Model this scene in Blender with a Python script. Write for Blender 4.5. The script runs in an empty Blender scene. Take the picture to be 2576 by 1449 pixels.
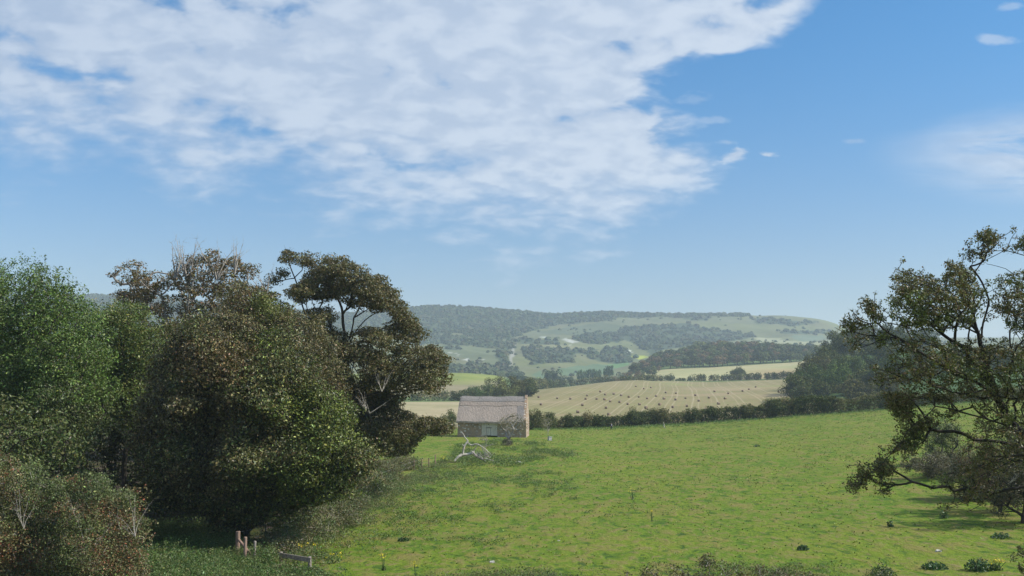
import bpy, math, random
import numpy as np
from mathutils import Vector

# ------------------------------------------------------------------ camera, sky, sun, exposure
SC = bpy.context.scene
C = SC.collection
FPX, CU, CV, HV, EYE = 2474.0, 1288.0, 724.5, 940.0, 12.0      # focal length / picture centre / level line in photo units
TH = math.atan((HV - CV) / FPX)
cam_d = bpy.data.cameras.new('camera'); cam = bpy.data.objects.new('camera', cam_d); C.objects.link(cam)
cam.location = (0, 0, EYE); cam.rotation_euler = (math.radians(90) + TH, 0, 0)
cam_d.sensor_width = 36; cam_d.lens = 36 * FPX / 2576; cam_d.clip_start = 0.3; cam_d.clip_end = 20000
SC.camera = cam
SC.view_settings.view_transform = 'Standard'; SC.view_settings.look = 'None'
SC.view_settings.gamma = 1.0; SC.view_settings.exposure = 0.38
SC.cycles.max_bounces = 6; SC.cycles.diffuse_bounces = 3; SC.cycles.transmission_bounces = 3
SC.cycles.volume_bounces = 1; SC.cycles.transparent_max_bounces = 8
SUN_AZ, SUN_EL = math.radians(98), math.radians(42)            # azimuth from +Y (view direction) towards +X
sd = Vector((math.sin(SUN_AZ) * math.cos(SUN_EL), math.cos(SUN_AZ) * math.cos(SUN_EL), math.sin(SUN_EL)))
sl = bpy.data.lights.new('sun', 'SUN'); sl.energy = 4.8; sl.angle = math.radians(0.6); sl.color = (1.0, 0.95, 0.86)
so = bpy.data.objects.new('sun', sl); C.objects.link(so)
so.rotation_euler = sd.to_track_quat('Z', 'Y').to_euler(); so.location = sd * 300

def pdir(u, v):
    xc, yc = (u - CU) / FPX, (CV - v) / FPX
    return np.array([xc, math.cos(TH) - yc * math.sin(TH), math.sin(TH) + yc * math.cos(TH)])
def P(u, v, Y):
    d = pdir(u, v); d = d / d[1]
    return np.array([d[0] * Y, Y, EYE + d[2] * Y])
def proj(x, y, z):
    z = z - EYE; yc = -y * math.sin(TH) + z * math.cos(TH); f = y * math.cos(TH) + z * math.sin(TH)
    return CU + FPX * x / f, CV - FPX * yc / f

W = bpy.data.worlds.new('World'); SC.world = W; W.use_nodes = True
class NT:
    def __init__(s, nt): s.nt = nt; nt.nodes.clear()
    def n(s, typ, **kw):
        nd = s.nt.nodes.new(typ)
        for k, v in kw.items(): setattr(nd, k, v)
        return nd
    def l(s, a, b): s.nt.links.new(a, b)
    def val(s, sock, x):
        if isinstance(x, (int, float)): sock.default_value = x
        elif isinstance(x, (tuple, list)): sock.default_value = x if len(x) == len(sock.default_value) else tuple(x) + (1,)
        else: s.l(x, sock)
    def m(s, op, a, b=0.0, c=None, clamp=False):
        nd = s.n('ShaderNodeMath', operation=op, use_clamp=clamp); s.val(nd.inputs[0], a); s.val(nd.inputs[1], b)
        if c is not None: s.val(nd.inputs[2], c)
        return nd.outputs[0]
    def ss(s, x, lo, hi, a=0.0, b=1.0):
        nd = s.n('ShaderNodeMapRange', interpolation_type='SMOOTHSTEP'); s.val(nd.inputs[0], x)
        for i, q in enumerate((lo, hi, a, b)): s.val(nd.inputs[i + 1], q)
        return nd.outputs[0]
    def mix(s, f, a, b, bt='MIX'):
        nd = s.n('ShaderNodeMix', data_type='RGBA', blend_type=bt); s.val(nd.inputs[0], f); s.val(nd.inputs[6], a); s.val(nd.inputs[7], b)
        return nd.outputs[2]
    def noise(s, vec, scale, detail=4, rough=.55, dist=0.0, out=0):
        nd = s.n('ShaderNodeTexNoise'); s.l(vec, nd.inputs['Vector']); nd.inputs['Scale'].default_value = scale
        nd.inputs['Detail'].default_value = detail; nd.inputs['Roughness'].default_value = rough; nd.inputs['Distortion'].default_value = dist
        return nd.outputs[out]
    def comb(s, x, y, z=0.0):
        nd = s.n('ShaderNodeCombineXYZ'); s.val(nd.inputs[0], x); s.val(nd.inputs[1], y); s.val(nd.inputs[2], z); return nd.outputs[0]
    def sep(s, v):
        nd = s.n('ShaderNodeSeparateXYZ'); s.l(v, nd.inputs[0]); return nd.outputs
    def curve(s, x, pts, xr, yr):
        """piecewise function of x through pts, given in real units, mapped in and out of 0..1"""
        t = s.ss2(x, xr[0], xr[1]); nd = s.n('ShaderNodeFloatCurve'); s.l(t, nd.inputs['Value'])
        cu = nd.mapping.curves[0]; q = [((a - xr[0]) / (xr[1] - xr[0]), (b - yr[0]) / (yr[1] - yr[0])) for a, b in pts]
        cu.points[0].location = q[0]; cu.points[1].location = q[-1]
        for a in q[1:-1]: cu.points.new(*a)
        nd.mapping.update()
        return s.m('MULTIPLY_ADD', nd.outputs[0], yr[1] - yr[0], yr[0])
    def ss2(s, x, lo, hi, a=0.0, b=1.0):
        nd = s.n('ShaderNodeMapRange'); s.val(nd.inputs[0], x)
        for i, q in enumerate((lo, hi, a, b)): s.val(nd.inputs[i + 1], q)
        return nd.outputs[0]

def XZ(u, v):
    d = pdir(u, v); return d[0] / d[1], d[2] / d[1]
def build_sky():
    k = NT(W.node_tree)
    sky = k.n('ShaderNodeTexSky', sky_type='NISHITA', sun_disc=False, sun_elevation=SUN_EL, sun_rotation=SUN_AZ)
    sky.altitude = 50; sky.air_density = 1.0; sky.dust_density = 0.8; sky.ozone_density = 2.2
    tc = k.n('ShaderNodeTexCoord'); d = k.sep(tc.outputs['Generated'])
    dy = k.m('MAXIMUM', d[1], 0.08); X = k.m('DIVIDE', d[0], dy); Z = k.m('DIVIDE', d[2], dy)
    dz = k.m('ADD', k.m('MAXIMUM', d[2], 0.0), 0.34)
    pv = k.comb(k.m('DIVIDE', d[0], dz), k.m('DIVIDE', d[1], dz), 0.0)          # flat cloud layer seen in perspective
    mp = k.n('ShaderNodeMapping'); k.l(pv, mp.inputs[0]); mp.inputs['Rotation'].default_value = (0, 0, math.radians(-24)); mp.inputs['Scale'].default_value = (1.0, 1.25, 1.0)
    pr = mp.outputs[0]
    big = k.noise(pr, 2.3, 3, .5); med = k.noise(pr, 6.5, 5, .5, .2); fine = k.noise(pr, 17.0, 5, .5, .25)
    n1 = k.m('SUBTRACT', med, .5); n2 = k.m('SUBTRACT', fine, .5); nb = k.m('SUBTRACT', big, .5)
    wob = k.m('ADD', k.m('MULTIPLY', n1, .20), k.m('MULTIPLY', n2, .10))
    low = [(-.62,.235)] + [XZ(*q) for q in [(0,350),(300,405),(600,450),(800,490),(1100,545),(1400,595),(1580,592),(1700,515)]] + [(.30,.20)]
    lowc = k.curve(X, low, (-.7, .35), (0.0, .5))
    rt = [(XZ(u, v)[1], XZ(u, v)[0]) for u, v in [(1560,620),(1680,540),(1790,440),(1760,360),(1690,300),(1650,220),(1690,160),(1900,110),(1990,50),(2060,0)]]
    rt = [(0.0, rt[0][1])] + rt + [(.62, .55)]
    rtc = k.curve(Z, rt, (0, .62), (0, .6))
    m1 = k.ss(k.m('ADD', k.m('SUBTRACT', Z, lowc), wob), -.045, .085)
    m2 = k.ss(k.m('ADD', k.m('SUBTRACT', rtc, X), k.m('MULTIPLY', wob, .7)), -.022, .03)
    body = k.m('MULTIPLY', m1, m2)
    hole = k.ss(k.m('ADD', k.m('MULTIPLY', n1, 1.5), k.m('ADD', k.m('MULTIPLY', n2, .8), k.m('MULTIPLY', nb, 1.3))), -.50, -.16)
    body = k.m('MULTIPLY', body, hole)
    def spot(u, v, ru, rv, amp):
        x0, z0 = XZ(u, v); a = k.m('DIVIDE', k.m('SUBTRACT', X, x0), ru / FPX); b = k.m('DIVIDE', k.m('SUBTRACT', Z, z0), rv / FPX)
        r = k.m('SQRT', k.m('ADD', k.m('MULTIPLY', a, a), k.m('MULTIPLY', b, b)))
        return k.m('MULTIPLY', k.ss(k.m('SUBTRACT', r, k.m('ADD', k.m('MULTIPLY', n1, 2.2), k.m('MULTIPLY', n2, 3.6))), .45, 1.2, 1.0, 0.0), amp)
    dens = body
    for q in [(1848, 388, 62, 19, .95), (1926, 390, 30, 10, .9), (1830, 358, 28, 8, .4), (2150, 355, 34, 9, .3), (2505, 97, 42, 13, .5), (2545, 14, 32, 13, .4),(1760,250,60,18,.25),(1800,300,30,10,.3)]:
        dens = k.m('MAXIMUM', dens, spot(*q))
    mp2 = k.n('ShaderNodeMapping'); k.l(k.comb(X, Z), mp2.inputs[0]); mp2.inputs['Rotation'].default_value = (0, 0, math.radians(-13)); mp2.inputs['Scale'].default_value = (5, 34, 1)
    ci = k.noise(mp2.outputs[0], 1.0, 5, .6, .8)
    x0, z0 = XZ(2660, 390); a = k.m('DIVIDE', k.m('SUBTRACT', X, x0), 500 / FPX); b = k.m('DIVIDE', k.m('SUBTRACT', Z, z0), 150 / FPX)
    rr = k.m('SQRT', k.m('ADD', k.m('MULTIPLY', a, a), k.m('MULTIPLY', b, b)))
    cir = k.m('MULTIPLY', k.ss(rr, .15, 1.05, 1.0, 0.0), k.ss(ci, .26, .56)); dens = k.m('MAXIMUM', dens, k.m('MULTIPLY', cir, .95))
    vc = k.ss(k.m('ADD', k.m('MULTIPLY', n1, 1.0), k.m('MULTIPLY', n2, 1.5)), -.22, .28)
    bright = k.m('MULTIPLY', k.ss2(X, -.5, .35, .25, 1.0), .55); bright = k.m('ADD', bright, k.m('MULTIPLY', vc, .55), clamp=True)
    ccol = k.mix(bright, CLOUD_LO, CLOUD_HI)
    skyc = k.mix(1.0, sky.outputs[0], k.mix(k.ss(d[2], .0, .36), SKYLOW, SKYT), 'MULTIPLY')
    fin = k.mix(k.m('MULTIPLY', dens, .93), skyc, ccol)
    bg = k.n('ShaderNodeBackground'); k.l(fin, bg.inputs[0]); bg.inputs[1].default_value = SKYS
    out = k.n('ShaderNodeOutputWorld'); k.l(bg.outputs[0], out.inputs[0])
SKYS = 0.08; SKYT = (0.47, 1.08, 1.44); SKYLOW = (.95, .97, 1.10)
CLOUD_LO = (3.7, 4.75, 6.5); CLOUD_HI = (6.35, 7.15, 8.3)
build_sky()

# ------------------------------------------------------------------ helpers
rng = np.random.default_rng(7); random.seed(7)
def nz(a): return a / (np.linalg.norm(a, axis=-1, keepdims=True) + 1e-9)
_lat = rng.random((256, 256))
def vnoise(x, y, s):
    x = np.asarray(x) / s; y = np.asarray(y) / s; i = np.floor(x).astype(int); j = np.floor(y).astype(int); fx = x - i; fy = y - j
    fx = fx * fx * (3 - 2 * fx); fy = fy * fy * (3 - 2 * fy); g = lambda a, b: _lat[a & 255, b & 255]
    return (g(i, j) * (1 - fx) + g(i + 1, j) * fx) * (1 - fy) + (g(i, j + 1) * (1 - fx) + g(i + 1, j + 1) * fx) * fy
def fbm(x, y, s, o=4): return sum(vnoise(x + 31 * q, y - 17 * q, s / 2 ** q) * .5 ** q for q in range(o)) / sum(.5 ** q for q in range(o))
def inpoly(px, py, poly):
    px = np.asarray(px); py = np.asarray(py); r = np.zeros(px.shape, bool); n = len(poly)
    for a in range(n):
        x1, y1 = poly[a]; x2, y2 = poly[(a + 1) % n]
        if y1 == y2: continue
        r ^= ((y1 > py) != (y2 > py)) & (px < (x2 - x1) * (py - y1) / (y2 - y1) + x1)
    return r
def edgedist(px, py, poly):
    d = np.full(np.shape(px), 1e9)
    for a in range(len(poly)):
        p = np.array(poly[a], float); q = np.array(poly[(a + 1) % len(poly)], float); e = q - p
        t = np.clip(((px - p[0]) * e[0] + (py - p[1]) * e[1]) / (e @ e + 1e-9), 0, 1)
        d = np.minimum(d, np.hypot(px - p[0] - t * e[0], py - p[1] - t * e[1]))
    return d
def meshobj(name, V, F, mat, parent=None, col=None, smooth=False, attrs=None):
    V = np.asarray(V, np.float32); F = np.asarray(F, np.int32); me = bpy.data.meshes.new(name)
    k = F.shape[1]; me.vertices.add(len(V)); me.vertices.foreach_set('co', V.ravel())
    me.loops.add(F.size); me.loops.foreach_set('vertex_index', F.ravel())
    me.polygons.add(len(F)); me.polygons.foreach_set('loop_start', np.arange(0, F.size, k, dtype=np.int32))
    me.update(calc_edges=True)
    me.polygons.foreach_set('use_smooth', np.full(len(F), smooth))
    if col is not None:
        at = me.attributes.new('Col', 'FLOAT_COLOR', 'POINT'); c4 = np.ones((len(V), 4), np.float32); c4[:, :3] = col; at.data.foreach_set('color', c4.ravel())
    for an, av in (attrs or {}).items():
        at = me.attributes.new(an, 'FLOAT', 'POINT'); at.data.foreach_set('value', np.asarray(av, np.float32))
    me.materials.append(mat); o = bpy.data.objects.new(name, me); C.objects.link(o)
    if parent is not None: o.parent = parent
    return o
def tag(o, label, cat, group=None, kind=None):
    if label: o['label'] = label
    if cat: o['category'] = cat
    if group: o['group'] = group
    if kind: o['kind'] = kind
    return o
def thing(name, label, cat, loc, group=None):
    o = bpy.data.objects.new(name, None); C.objects.link(o); o.location = tuple(loc); o.empty_display_size = .2
    return tag(o, label, cat, group)
def tubes(p0, p1, r0, r1, k=5):
    p0, p1 = np.asarray(p0, float), np.asarray(p1, float); r0 = np.asarray(r0, float).reshape(-1, 1, 1); r1 = np.asarray(r1, float).reshape(-1, 1, 1)
    d = nz(p1 - p0); ref = np.where(np.abs(d[:, 2:3]) > .9, np.array([[1., 0, 0]]), np.array([[0, 0, 1.]])); a = nz(np.cross(d, ref)); b = np.cross(d, a)
    t = np.arange(k) * 2 * math.pi / k; ring = a[:, None] * np.cos(t)[None, :, None] + b[:, None] * np.sin(t)[None, :, None]
    V = np.concatenate([p0[:, None] + ring * r0, p1[:, None] + ring * r1], 1).reshape(-1, 3)
    i = np.arange(k); f = np.stack([i, (i + 1) % k, (i + 1) % k + k, i + k], 1)
    F = (f[None] + (np.arange(len(p0)) * 2 * k)[:, None, None]).reshape(-1, 4)
    return V, F
def joinvf(parts):
    V, F, o = [], [], 0
    for v, f in parts: V.append(v); F.append(f + o); o += len(v)
    return np.concatenate(V), np.concatenate(F)
def box(cx, cy, cz, sx, sy, sz, rz=0.0, tilt=None):
    q = np.array([[-1,-1,-1],[1,-1,-1],[1,1,-1],[-1,1,-1],[-1,-1,1],[1,-1,1],[1,1,1],[-1,1,1]], float) * .5 * [sx, sy, sz]
    if tilt: c, s = math.cos(tilt), math.sin(tilt); q = q @ np.array([[c, 0, -s], [0, 1, 0], [s, 0, c]])
    c, s = math.cos(rz), math.sin(rz); q = q @ np.array([[c, s, 0], [-s, c, 0], [0, 0, 1]])
    return q + [cx, cy, cz], np.array([[0,3,2,1],[4,5,6,7],[0,1,5,4],[1,2,6,5],[2,3,7,6],[3,0,4,7]])
def post(p, h, r, lean=(0, 0), k=9, seed=0):
    """a round wooden post with a chamfered top and slightly uneven girth"""
    g = np.random.default_rng(seed); zs = [-.3, 0, h * .3, h * .6, h - .04, h, h]; rs = [r, r, r, r * .97, r * .96, r * .8, .001]
    V = []
    for z, q in zip(zs, rs):
        for i in range(k):
            a = 2 * math.pi * i / k; V.append([p[0] + lean[0] * z + math.cos(a) * q * (1 + .06 * g.standard_normal()), p[1] + lean[1] * z + math.sin(a) * q, p[2] + z])
    F = [[a * k + i, a * k + (i + 1) % k, (a + 1) * k + (i + 1) % k, (a + 1) * k + i] for a in range(len(zs) - 1) for i in range(k)]
    return np.array(V), np.array(F)

# ------------------------------------------------------------------ materials
def leafmat(name, rough=.42, trans=.17, spec=.32):
    m = bpy.data.materials.new(name); m.use_nodes = True; k = NT(m.node_tree)
    at = k.n('ShaderNodeAttribute', attribute_name='Col')
    b = k.n('ShaderNodeBsdfPrincipled'); k.l(at.outputs['Color'], b.inputs['Base Color']); b.inputs['Roughness'].default_value = rough
    b.inputs['Specular IOR Level'].default_value = spec
    t = k.n('ShaderNodeBsdfTranslucent'); k.l(k.mix(1.0, at.outputs['Color'], (1.2, 1.3, .6), 'MULTIPLY'), t.inputs[0])
    mx = k.n('ShaderNodeMixShader'); mx.inputs[0].default_value = trans; k.l(b.outputs[0], mx.inputs[1]); k.l(t.outputs[0], mx.inputs[2])
    o = k.n('ShaderNodeOutputMaterial'); k.l(mx.outputs[0], o.inputs[0]); return m
def solid(name, col, col2=None, scale=6.0, rough=.85, bump=.3, stretch=(1, 1, 1), spec=.25, lo=.35, hi=.65):
    m = bpy.data.materials.new(name); m.use_nodes = True; k = NT(m.node_tree)
    g = k.n('ShaderNodeTexCoord'); mp = k.n('ShaderNodeMapping'); k.l(g.outputs['Object'], mp.inputs[0]); mp.inputs['Scale'].default_value = stretch
    n = k.noise(mp.outputs[0], scale, 6, .6, .2)
    c = k.mix(k.ss(n, lo, hi), col, col2 or tuple(q * .6 for q in col))
    b = k.n('ShaderNodeBsdfPrincipled'); k.l(c, b.inputs['Base Color']); b.inputs['Roughness'].default_value = rough; b.inputs['Specular IOR Level'].default_value = spec
    bp = k.n('ShaderNodeBump'); bp.inputs['Strength'].default_value = bump; bp.inputs['Distance'].default_value = .05; k.l(n, bp.inputs['Height']); k.l(bp.outputs[0], b.inputs['Normal'])
    o = k.n('ShaderNodeOutputMaterial'); k.l(b.outputs[0], o.inputs[0]); return m
def plain_attr(name, rough=.9):
    m = bpy.data.materials.new(name); m.use_nodes = True; k = NT(m.node_tree)
    at = k.n('ShaderNodeAttribute', attribute_name='Col'); b = k.n('ShaderNodeBsdfPrincipled'); k.l(at.outputs['Color'], b.inputs['Base Color'])
    b.inputs['Roughness'].default_value = rough; b.inputs['Specular IOR Level'].default_value = .2
    o = k.n('ShaderNodeOutputMaterial'); k.l(b.outputs[0], o.inputs[0]); return m
LEAF = leafmat('leaf'); FARLEAF = leafmat('distant_leaf', .8, .1, .15)
BARK = solid('bark', (.085, .07, .05), (.04, .033, .025), 5, stretch=(1, 1, .3)); BARK_D = solid('dark_bark', (.05, .042, .035), (.025, .02, .016), 5, stretch=(1, 1, .3))
PALE = solid('bleached_wood', (.54, .49, .42), (.30, .27, .22), 4, stretch=(1, 1, .5)); GREYB = solid('grey_twig', (.40, .36, .31), (.24, .21, .18), 6)
POSTM = solid('weathered_post', (.33, .22, .165), (.20, .13, .10), 7, stretch=(1, 1, .15)); RAILM = solid('grey_rail', (.34, .29, .25), (.17, .14, .12), 7, stretch=(.2, 1, 1))
WIRE = solid('fence_wire', (.35, .35, .35), rough=.5); STONEM = solid('grey_stone', (.45, .44, .42), (.27, .27, .26), 5)

def ground_mat(name, kind):
    m = bpy.data.materials.new(name); m.use_nodes = True; k = NT(m.node_tree)
    g = k.n('ShaderNodeNewGeometry').outputs['Position']; at = k.n('ShaderNodeAttribute', attribute_name='Col').outputs['Color']
    if kind == 'meadow':
        mp = k.n('ShaderNodeMapping'); k.l(g, mp.inputs[0]); mp.inputs['Scale'].default_value = (1, .55, 1)
        n1 = k.noise(mp.outputs[0], .10, 5, .6, .4); n2 = k.noise(mp.outputs[0], .55, 6, .65, .6); n3 = k.noise(g, 3.5, 6, .7); n4 = k.noise(mp.outputs[0], 1.4, 5, .65, .5)
        c = k.mix(k.ss(n1, .38, .62), (.156, .208, .020), (.115, .186, .016))
        c = k.mix(k.ss(n2, .46, .64, 0, .95), c, (.205, .185, .050))       # dry yellowish thatch in the turf
        c = k.mix(k.ss(n2, .47, .33, 0, .85), c, (.058, .118, .016))        # lush darker green
        c = k.mix(k.ss(n4, .52, .64, 0, .75), c, (.215, .170, .075))        # bare, straw coloured spots
        c = k.mix(k.ss(n4, .45, .34, 0, .9), c, (.045, .092, .018))
        c = k.mix(k.ss(n3, .35, .7, 0, .5), c, k.mix(1.0, c, (.6, .65, .5), 'MULTIPLY'))
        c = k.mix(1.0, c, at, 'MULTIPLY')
        hgt = k.m('ADD', k.m('MULTIPLY', n3, .25), k.m('ADD', k.m('MULTIPLY', n4, .35), k.m('MULTIPLY', n2, .6))); bs, bd = .9, .6
    else:
        n1 = k.noise(g, .02, 6, .6, .3); n2 = k.noise(g, .25, 6, .7, .4)
        c = k.mix(k.ss(n1, .3, .7), at, k.mix(1.0, at, (.78, .84, .74), 'MULTIPLY'))
        c = k.mix(k.ss(n2, .35, .7, 0, .6), c, k.mix(1.0, c, (.72, .75, .68), 'MULTIPLY'))
        if kind == 'stubble':
            p = k.sep(g); wv = k.noise(g, .0035, 1, .4); wv2 = k.noise(g, .03, 3, .5)
            ang = math.atan2(1, STR_T); ox = k.m('SUBTRACT', k.m('MULTIPLY', p[0], math.sin(ang)), k.m('MULTIPLY', p[1], math.cos(ang)))
            ph = k.m('ADD', ox, k.m('ADD', k.m('MULTIPLY', wv, 15.0), k.m('MULTIPLY', wv2, .8)))
            s1 = k.m('SINE', k.m('MULTIPLY', ph, 2 * math.pi / 3.0)); s2 = k.m('SINE', k.m('MULTIPLY', ph, 2 * math.pi / 11.0))
            st = k.ss(k.m('ADD', s1, k.m('ADD', k.m('MULTIPLY', s2, .35), k.m('MULTIPLY', k.m('SUBTRACT', n2, .5), 1.6))), .65, 1.3)
            c = k.mix(k.m('MULTIPLY', st, .5), c, (.38, .325, .21))
            gr = k.ss(k.m('ADD', s1, k.m('MULTIPLY', s2, .5)), -.2, -1.2); c = k.mix(k.m('MULTIPLY', gr, .25), c, (.19, .20, .08))
            c = k.mix(k.ss(k.noise(g, .018, 4, .6), .52, .68, 0, .5), c, (.22, .235, .085)); c = k.mix(k.ss(k.noise(g, .011, 3, .6), .46, .34, 0, .4), c, (.36, .26, .17))
        hgt = n2; bs, bd = .3, 1.0
    b = k.n('ShaderNodeBsdfPrincipled'); k.l(c, b.inputs['Base Color']); b.inputs['Roughness'].default_value = .95; b.inputs['Specular IOR Level'].default_value = .1
    bp = k.n('ShaderNodeBump'); bp.inputs['Strength'].default_value = bs; bp.inputs['Distance'].default_value = bd; k.l(hgt, bp.inputs['Height']); k.l(bp.outputs[0], b.inputs['Normal'])
    o = k.n('ShaderNodeOutputMaterial'); k.l(b.outputs[0], o.inputs[0]); return m
STR_T = (1715 - CU) / FPX

# ------------------------------------------------------------------ terrain: one sheet over a fan of (x/y, y), split by land use
rows = [  # (Y, 'z' or 'v', [(u, value)...])
 (2, 'z', [(0, 10.2)]), (12, 'z', [(0, 8)]), (25, 'z', [(0, 4.5)]), (38, 'z', [(0, 2.2)]), (50, 'z', [(0, 1.0), (2000, .9), (2576, 1.3)]),
 (62, 'z', [(-700, .8), (600, .2), (1200, .2), (2000, .5), (2576, .9)]), (100, 'z', [(0, -.3), (900, -.8), (1288, -.7), (2000, .3), (2576, 1.6)]),
 (150, 'z', [(0, 0), (900, -1.2), (1240, -1.2), (2000, .2), (2576, 2.6)]), (206, 'z', [(0, 0), (900, -1.2), (1240, -1.1), (1540, -1.3), (1990, .3), (2576, 4)]),
 (263, 'v', [(0, 1060), (1000, 1077), (1340, 1077), (1540, 1075), (1750, 1066), (1990, 1048), (2250, 1027), (2576, 1000)]),
 (330, 'v', [(1000, 1068), (1170, 1064), (1340, 1066), (1540, 1066), (1750, 1062), (1990, 1040), (2250, 1018), (2576, 995)]),
 (400, 'v', [(1000, 1042), (1170, 1042), (1340, 1042), (1540, 1045), (1750, 1045), (1990, 1027), (2250, 1008), (2576, 985)]),
 (480, 'v', [(1000, 1020), (1170, 1018), (1340, 1018), (1540, 1018), (1750, 1018), (1990, 1008), (2120, 980), (2250, 965), (2576, 955)]),
 (600, 'v', [(1000, 1004), (1170, 1004), (1340, 996), (1400, 990), (1540, 988), (1750, 992), (1990, 985), (2050, 945), (2150, 905), (2250, 895), (2576, 900)]),
 (700, 'v', [(1000, 988), (1170, 990), (1340, 984), (1400, 976), (1540, 974), (1750, 979), (1990, 972), (2060, 925), (2150, 890), (2250, 880), (2576, 890)]),
 (850, 'v', [(1000, 965), (1170, 962), (1280, 970), (1340, 980), (1380, 979), (1540, 959), (1605, 956), (1660, 960), (1784, 966), (1987, 958), (2150, 900), (2576, 890)]),
 (940, 'v', [(1000, 948), (1170, 946), (1280, 965), (1340, 979), (1400, 982), (1540, 970), (1620, 962), (1680, 955), (1784, 953), (1987, 946), (2150, 905), (2576, 890)]),
 (1060, 'v', [(1000, 940), (1170, 938), (1250, 944), (1340, 972), (1400, 975), (1540, 962), (1620, 948), (1680, 940), (1784, 936), (1987, 926), (2150, 900), (2576, 885)]),
 (1180, 'v', [(1000, 942), (1170, 944), (1250, 950), (1340, 968), (1400, 970), (1540, 958), (1600, 938), (1680, 928), (1784, 924), (1987, 912), (2150, 895), (2576, 882)]),
 (1400, 'v', [(1000, 935), (1170, 938), (1340, 962), (1480, 963), (1540, 950), (1600, 926), (1660, 905), (1750, 890), (1800, 882), (1900, 884), (2050, 890), (2576, 880)]),
 (1600, 'v', [(1000, 915), (1170, 922), (1340, 940), (1480, 952), (1600, 935), (1700, 910), (1800, 892), (2050, 886), (2576, 880)]),
 (1850, 'v', [(1000, 885), (1170, 895), (1340, 905), (1540, 920), (1700, 900), (1990, 872), (2250, 872), (2576, 875)]),
 (2150, 'v', [(1000, 855), (1170, 862), (1340, 862), (1540, 878), (1700, 875), (1990, 862), (2250, 864), (2576, 870)]),
 (2550, 'v', [(0, 800), (260, 790), (1000, 815), (1170, 822), (1340, 828), (1540, 832), (1750, 828), (1990, 832), (2130, 850), (2250, 858), (2576, 862)]),
 (2950, 'v', [(-300, 760), (0, 752), (260, 746), (400, 752), (600, 775), (850, 793), (913, 789), (1018, 777), (1080, 773), (1140, 772.5), (1200, 777), (1260, 782), (1320, 787), (1370, 793), (1400, 794), (1460, 791), (1520, 788), (1600, 791), (1700, 794), (1790, 793), (1880, 793), (1905, 796), (1950, 794), (1990, 796), (2060, 803), (2100, 813), (2130, 829), (2180, 842), (2250, 850), (2576, 850)]),
 (3400, 'v', [(0, 800), (1140, 810), (1990, 830), (2250, 870), (2576, 870)]), (4200, 'v', [(0, 930)]), (6000, 'v', [(0, 936)])]
tin = np.linspace(-.58, .58, 500); tg = np.concatenate([np.linspace(-2.2, -.6, 40), tin, np.linspace(.6, 2.2, 40)])
Yg = np.exp(np.concatenate([np.linspace(math.log(2), math.log(300), 190), np.linspace(math.log(303), math.log(3400), 430), np.linspace(math.log(3500), math.log(6000), 12)]))
RZ = []
for Y, kind, pts in rows:
    if kind == 'z': tt = [(u - CU) / FPX for u, _ in pts]; zz = [q for _, q in pts]
    else:
        pp = [P(u, v, Y) for u, v in pts]; tt = [p[0] / Y for p in pp]; zz = [p[2] for p in pp]
    RZ.append(np.interp(tg, tt, zz))
RZ = np.array(RZ); ly = np.log([r[0] for r in rows])
def pchip(xq, x, y):
    """monotone cubic through the rows: y is (n, cols)"""
    h = np.diff(x)[:, None]; dl = np.diff(y, axis=0) / h; m = np.zeros_like(y); m[0] = dl[0]; m[-1] = dl[-1]
    w1 = 2 * h[1:] + h[:-1]; w2 = h[1:] + 2 * h[:-1]; ok = dl[:-1] * dl[1:] > 0
    m[1:-1] = np.where(ok, (w1 + w2) / (w1 / np.where(ok, dl[:-1], 1) + w2 / np.where(ok, dl[1:], 1)), 0)
    i = np.clip(np.searchsorted(x, xq) - 1, 0, len(x) - 2); t = ((xq - x[i]) / (x[i + 1] - x[i]))[:, None]; hh = h[i]
    return (2*t**3-3*t**2+1)*y[i] + (t**3-2*t**2+t)*hh*m[i] + (-2*t**3+3*t**2)*y[i+1] + (t**3-t**2)*hh*m[i+1]
ZG = pchip(np.log(Yg), ly, RZ)
kern = np.exp(-np.linspace(-2, 2, 13) ** 2); kern /= kern.sum(); pad = np.pad(ZG, ((0, 0), (6, 6)), 'edge')
ZG = sum(kern[i] * pad[:, i:i + ZG.shape[1]] for i in range(13))
TX, YY = np.meshgrid(tg, Yg); XX = TX * YY
ZG = ZG + np.clip((YY - 45) / 60, 0, 1) * np.clip((300 - YY) / 60, 0, 1) * (fbm(XX, YY, 22) - .5) * .7 + np.clip((YY - 1300) / 600, 0, 1) * np.clip((2900 - YY) / 500, 0, 1) * (fbm(XX + 500, YY, 260, 5) - .5) * 34
def H(x, y):
    y = np.maximum(np.asarray(y, float), 2.1); t = np.clip(np.asarray(x) / y, tg[0], tg[-1] - 1e-6); yi = np.clip(np.searchsorted(Yg, y) - 1, 0, len(Yg) - 2); ti = np.clip(np.searchsorted(tg, t) - 1, 0, len(tg) - 2)
    fy = (y - Yg[yi]) / (Yg[yi + 1] - Yg[yi]); ft = (t - tg[ti]) / (tg[ti + 1] - tg[ti])
    return (ZG[yi, ti] * (1 - ft) + ZG[yi, ti + 1] * ft) * (1 - fy) + (ZG[yi + 1, ti] * (1 - ft) + ZG[yi + 1, ti + 1] * ft) * fy
def hit(u, v, ymin=30, ymax=3300):
    """first point of the ground met on the line of sight"""
    Ys = np.exp(np.linspace(math.log(ymin), math.log(ymax), 1500)); d = pdir(u, v); d = d / d[1]
    zr = EYE + d[2] * Ys; g = H(d[0] * Ys, Ys); w = np.nonzero(zr <= g)[0]
    Y = Ys[w[0]] if len(w) else ymax
    return np.array([d[0] * Y, Y, float(H(d[0] * Y, Y))])
UU, VV = proj(XX, YY, ZG)
z5 = lambda L: [((1100 + x / 3.0186) / 1.118, (840 + y / 3.0186) / 1.118) for x, y in L]
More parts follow.
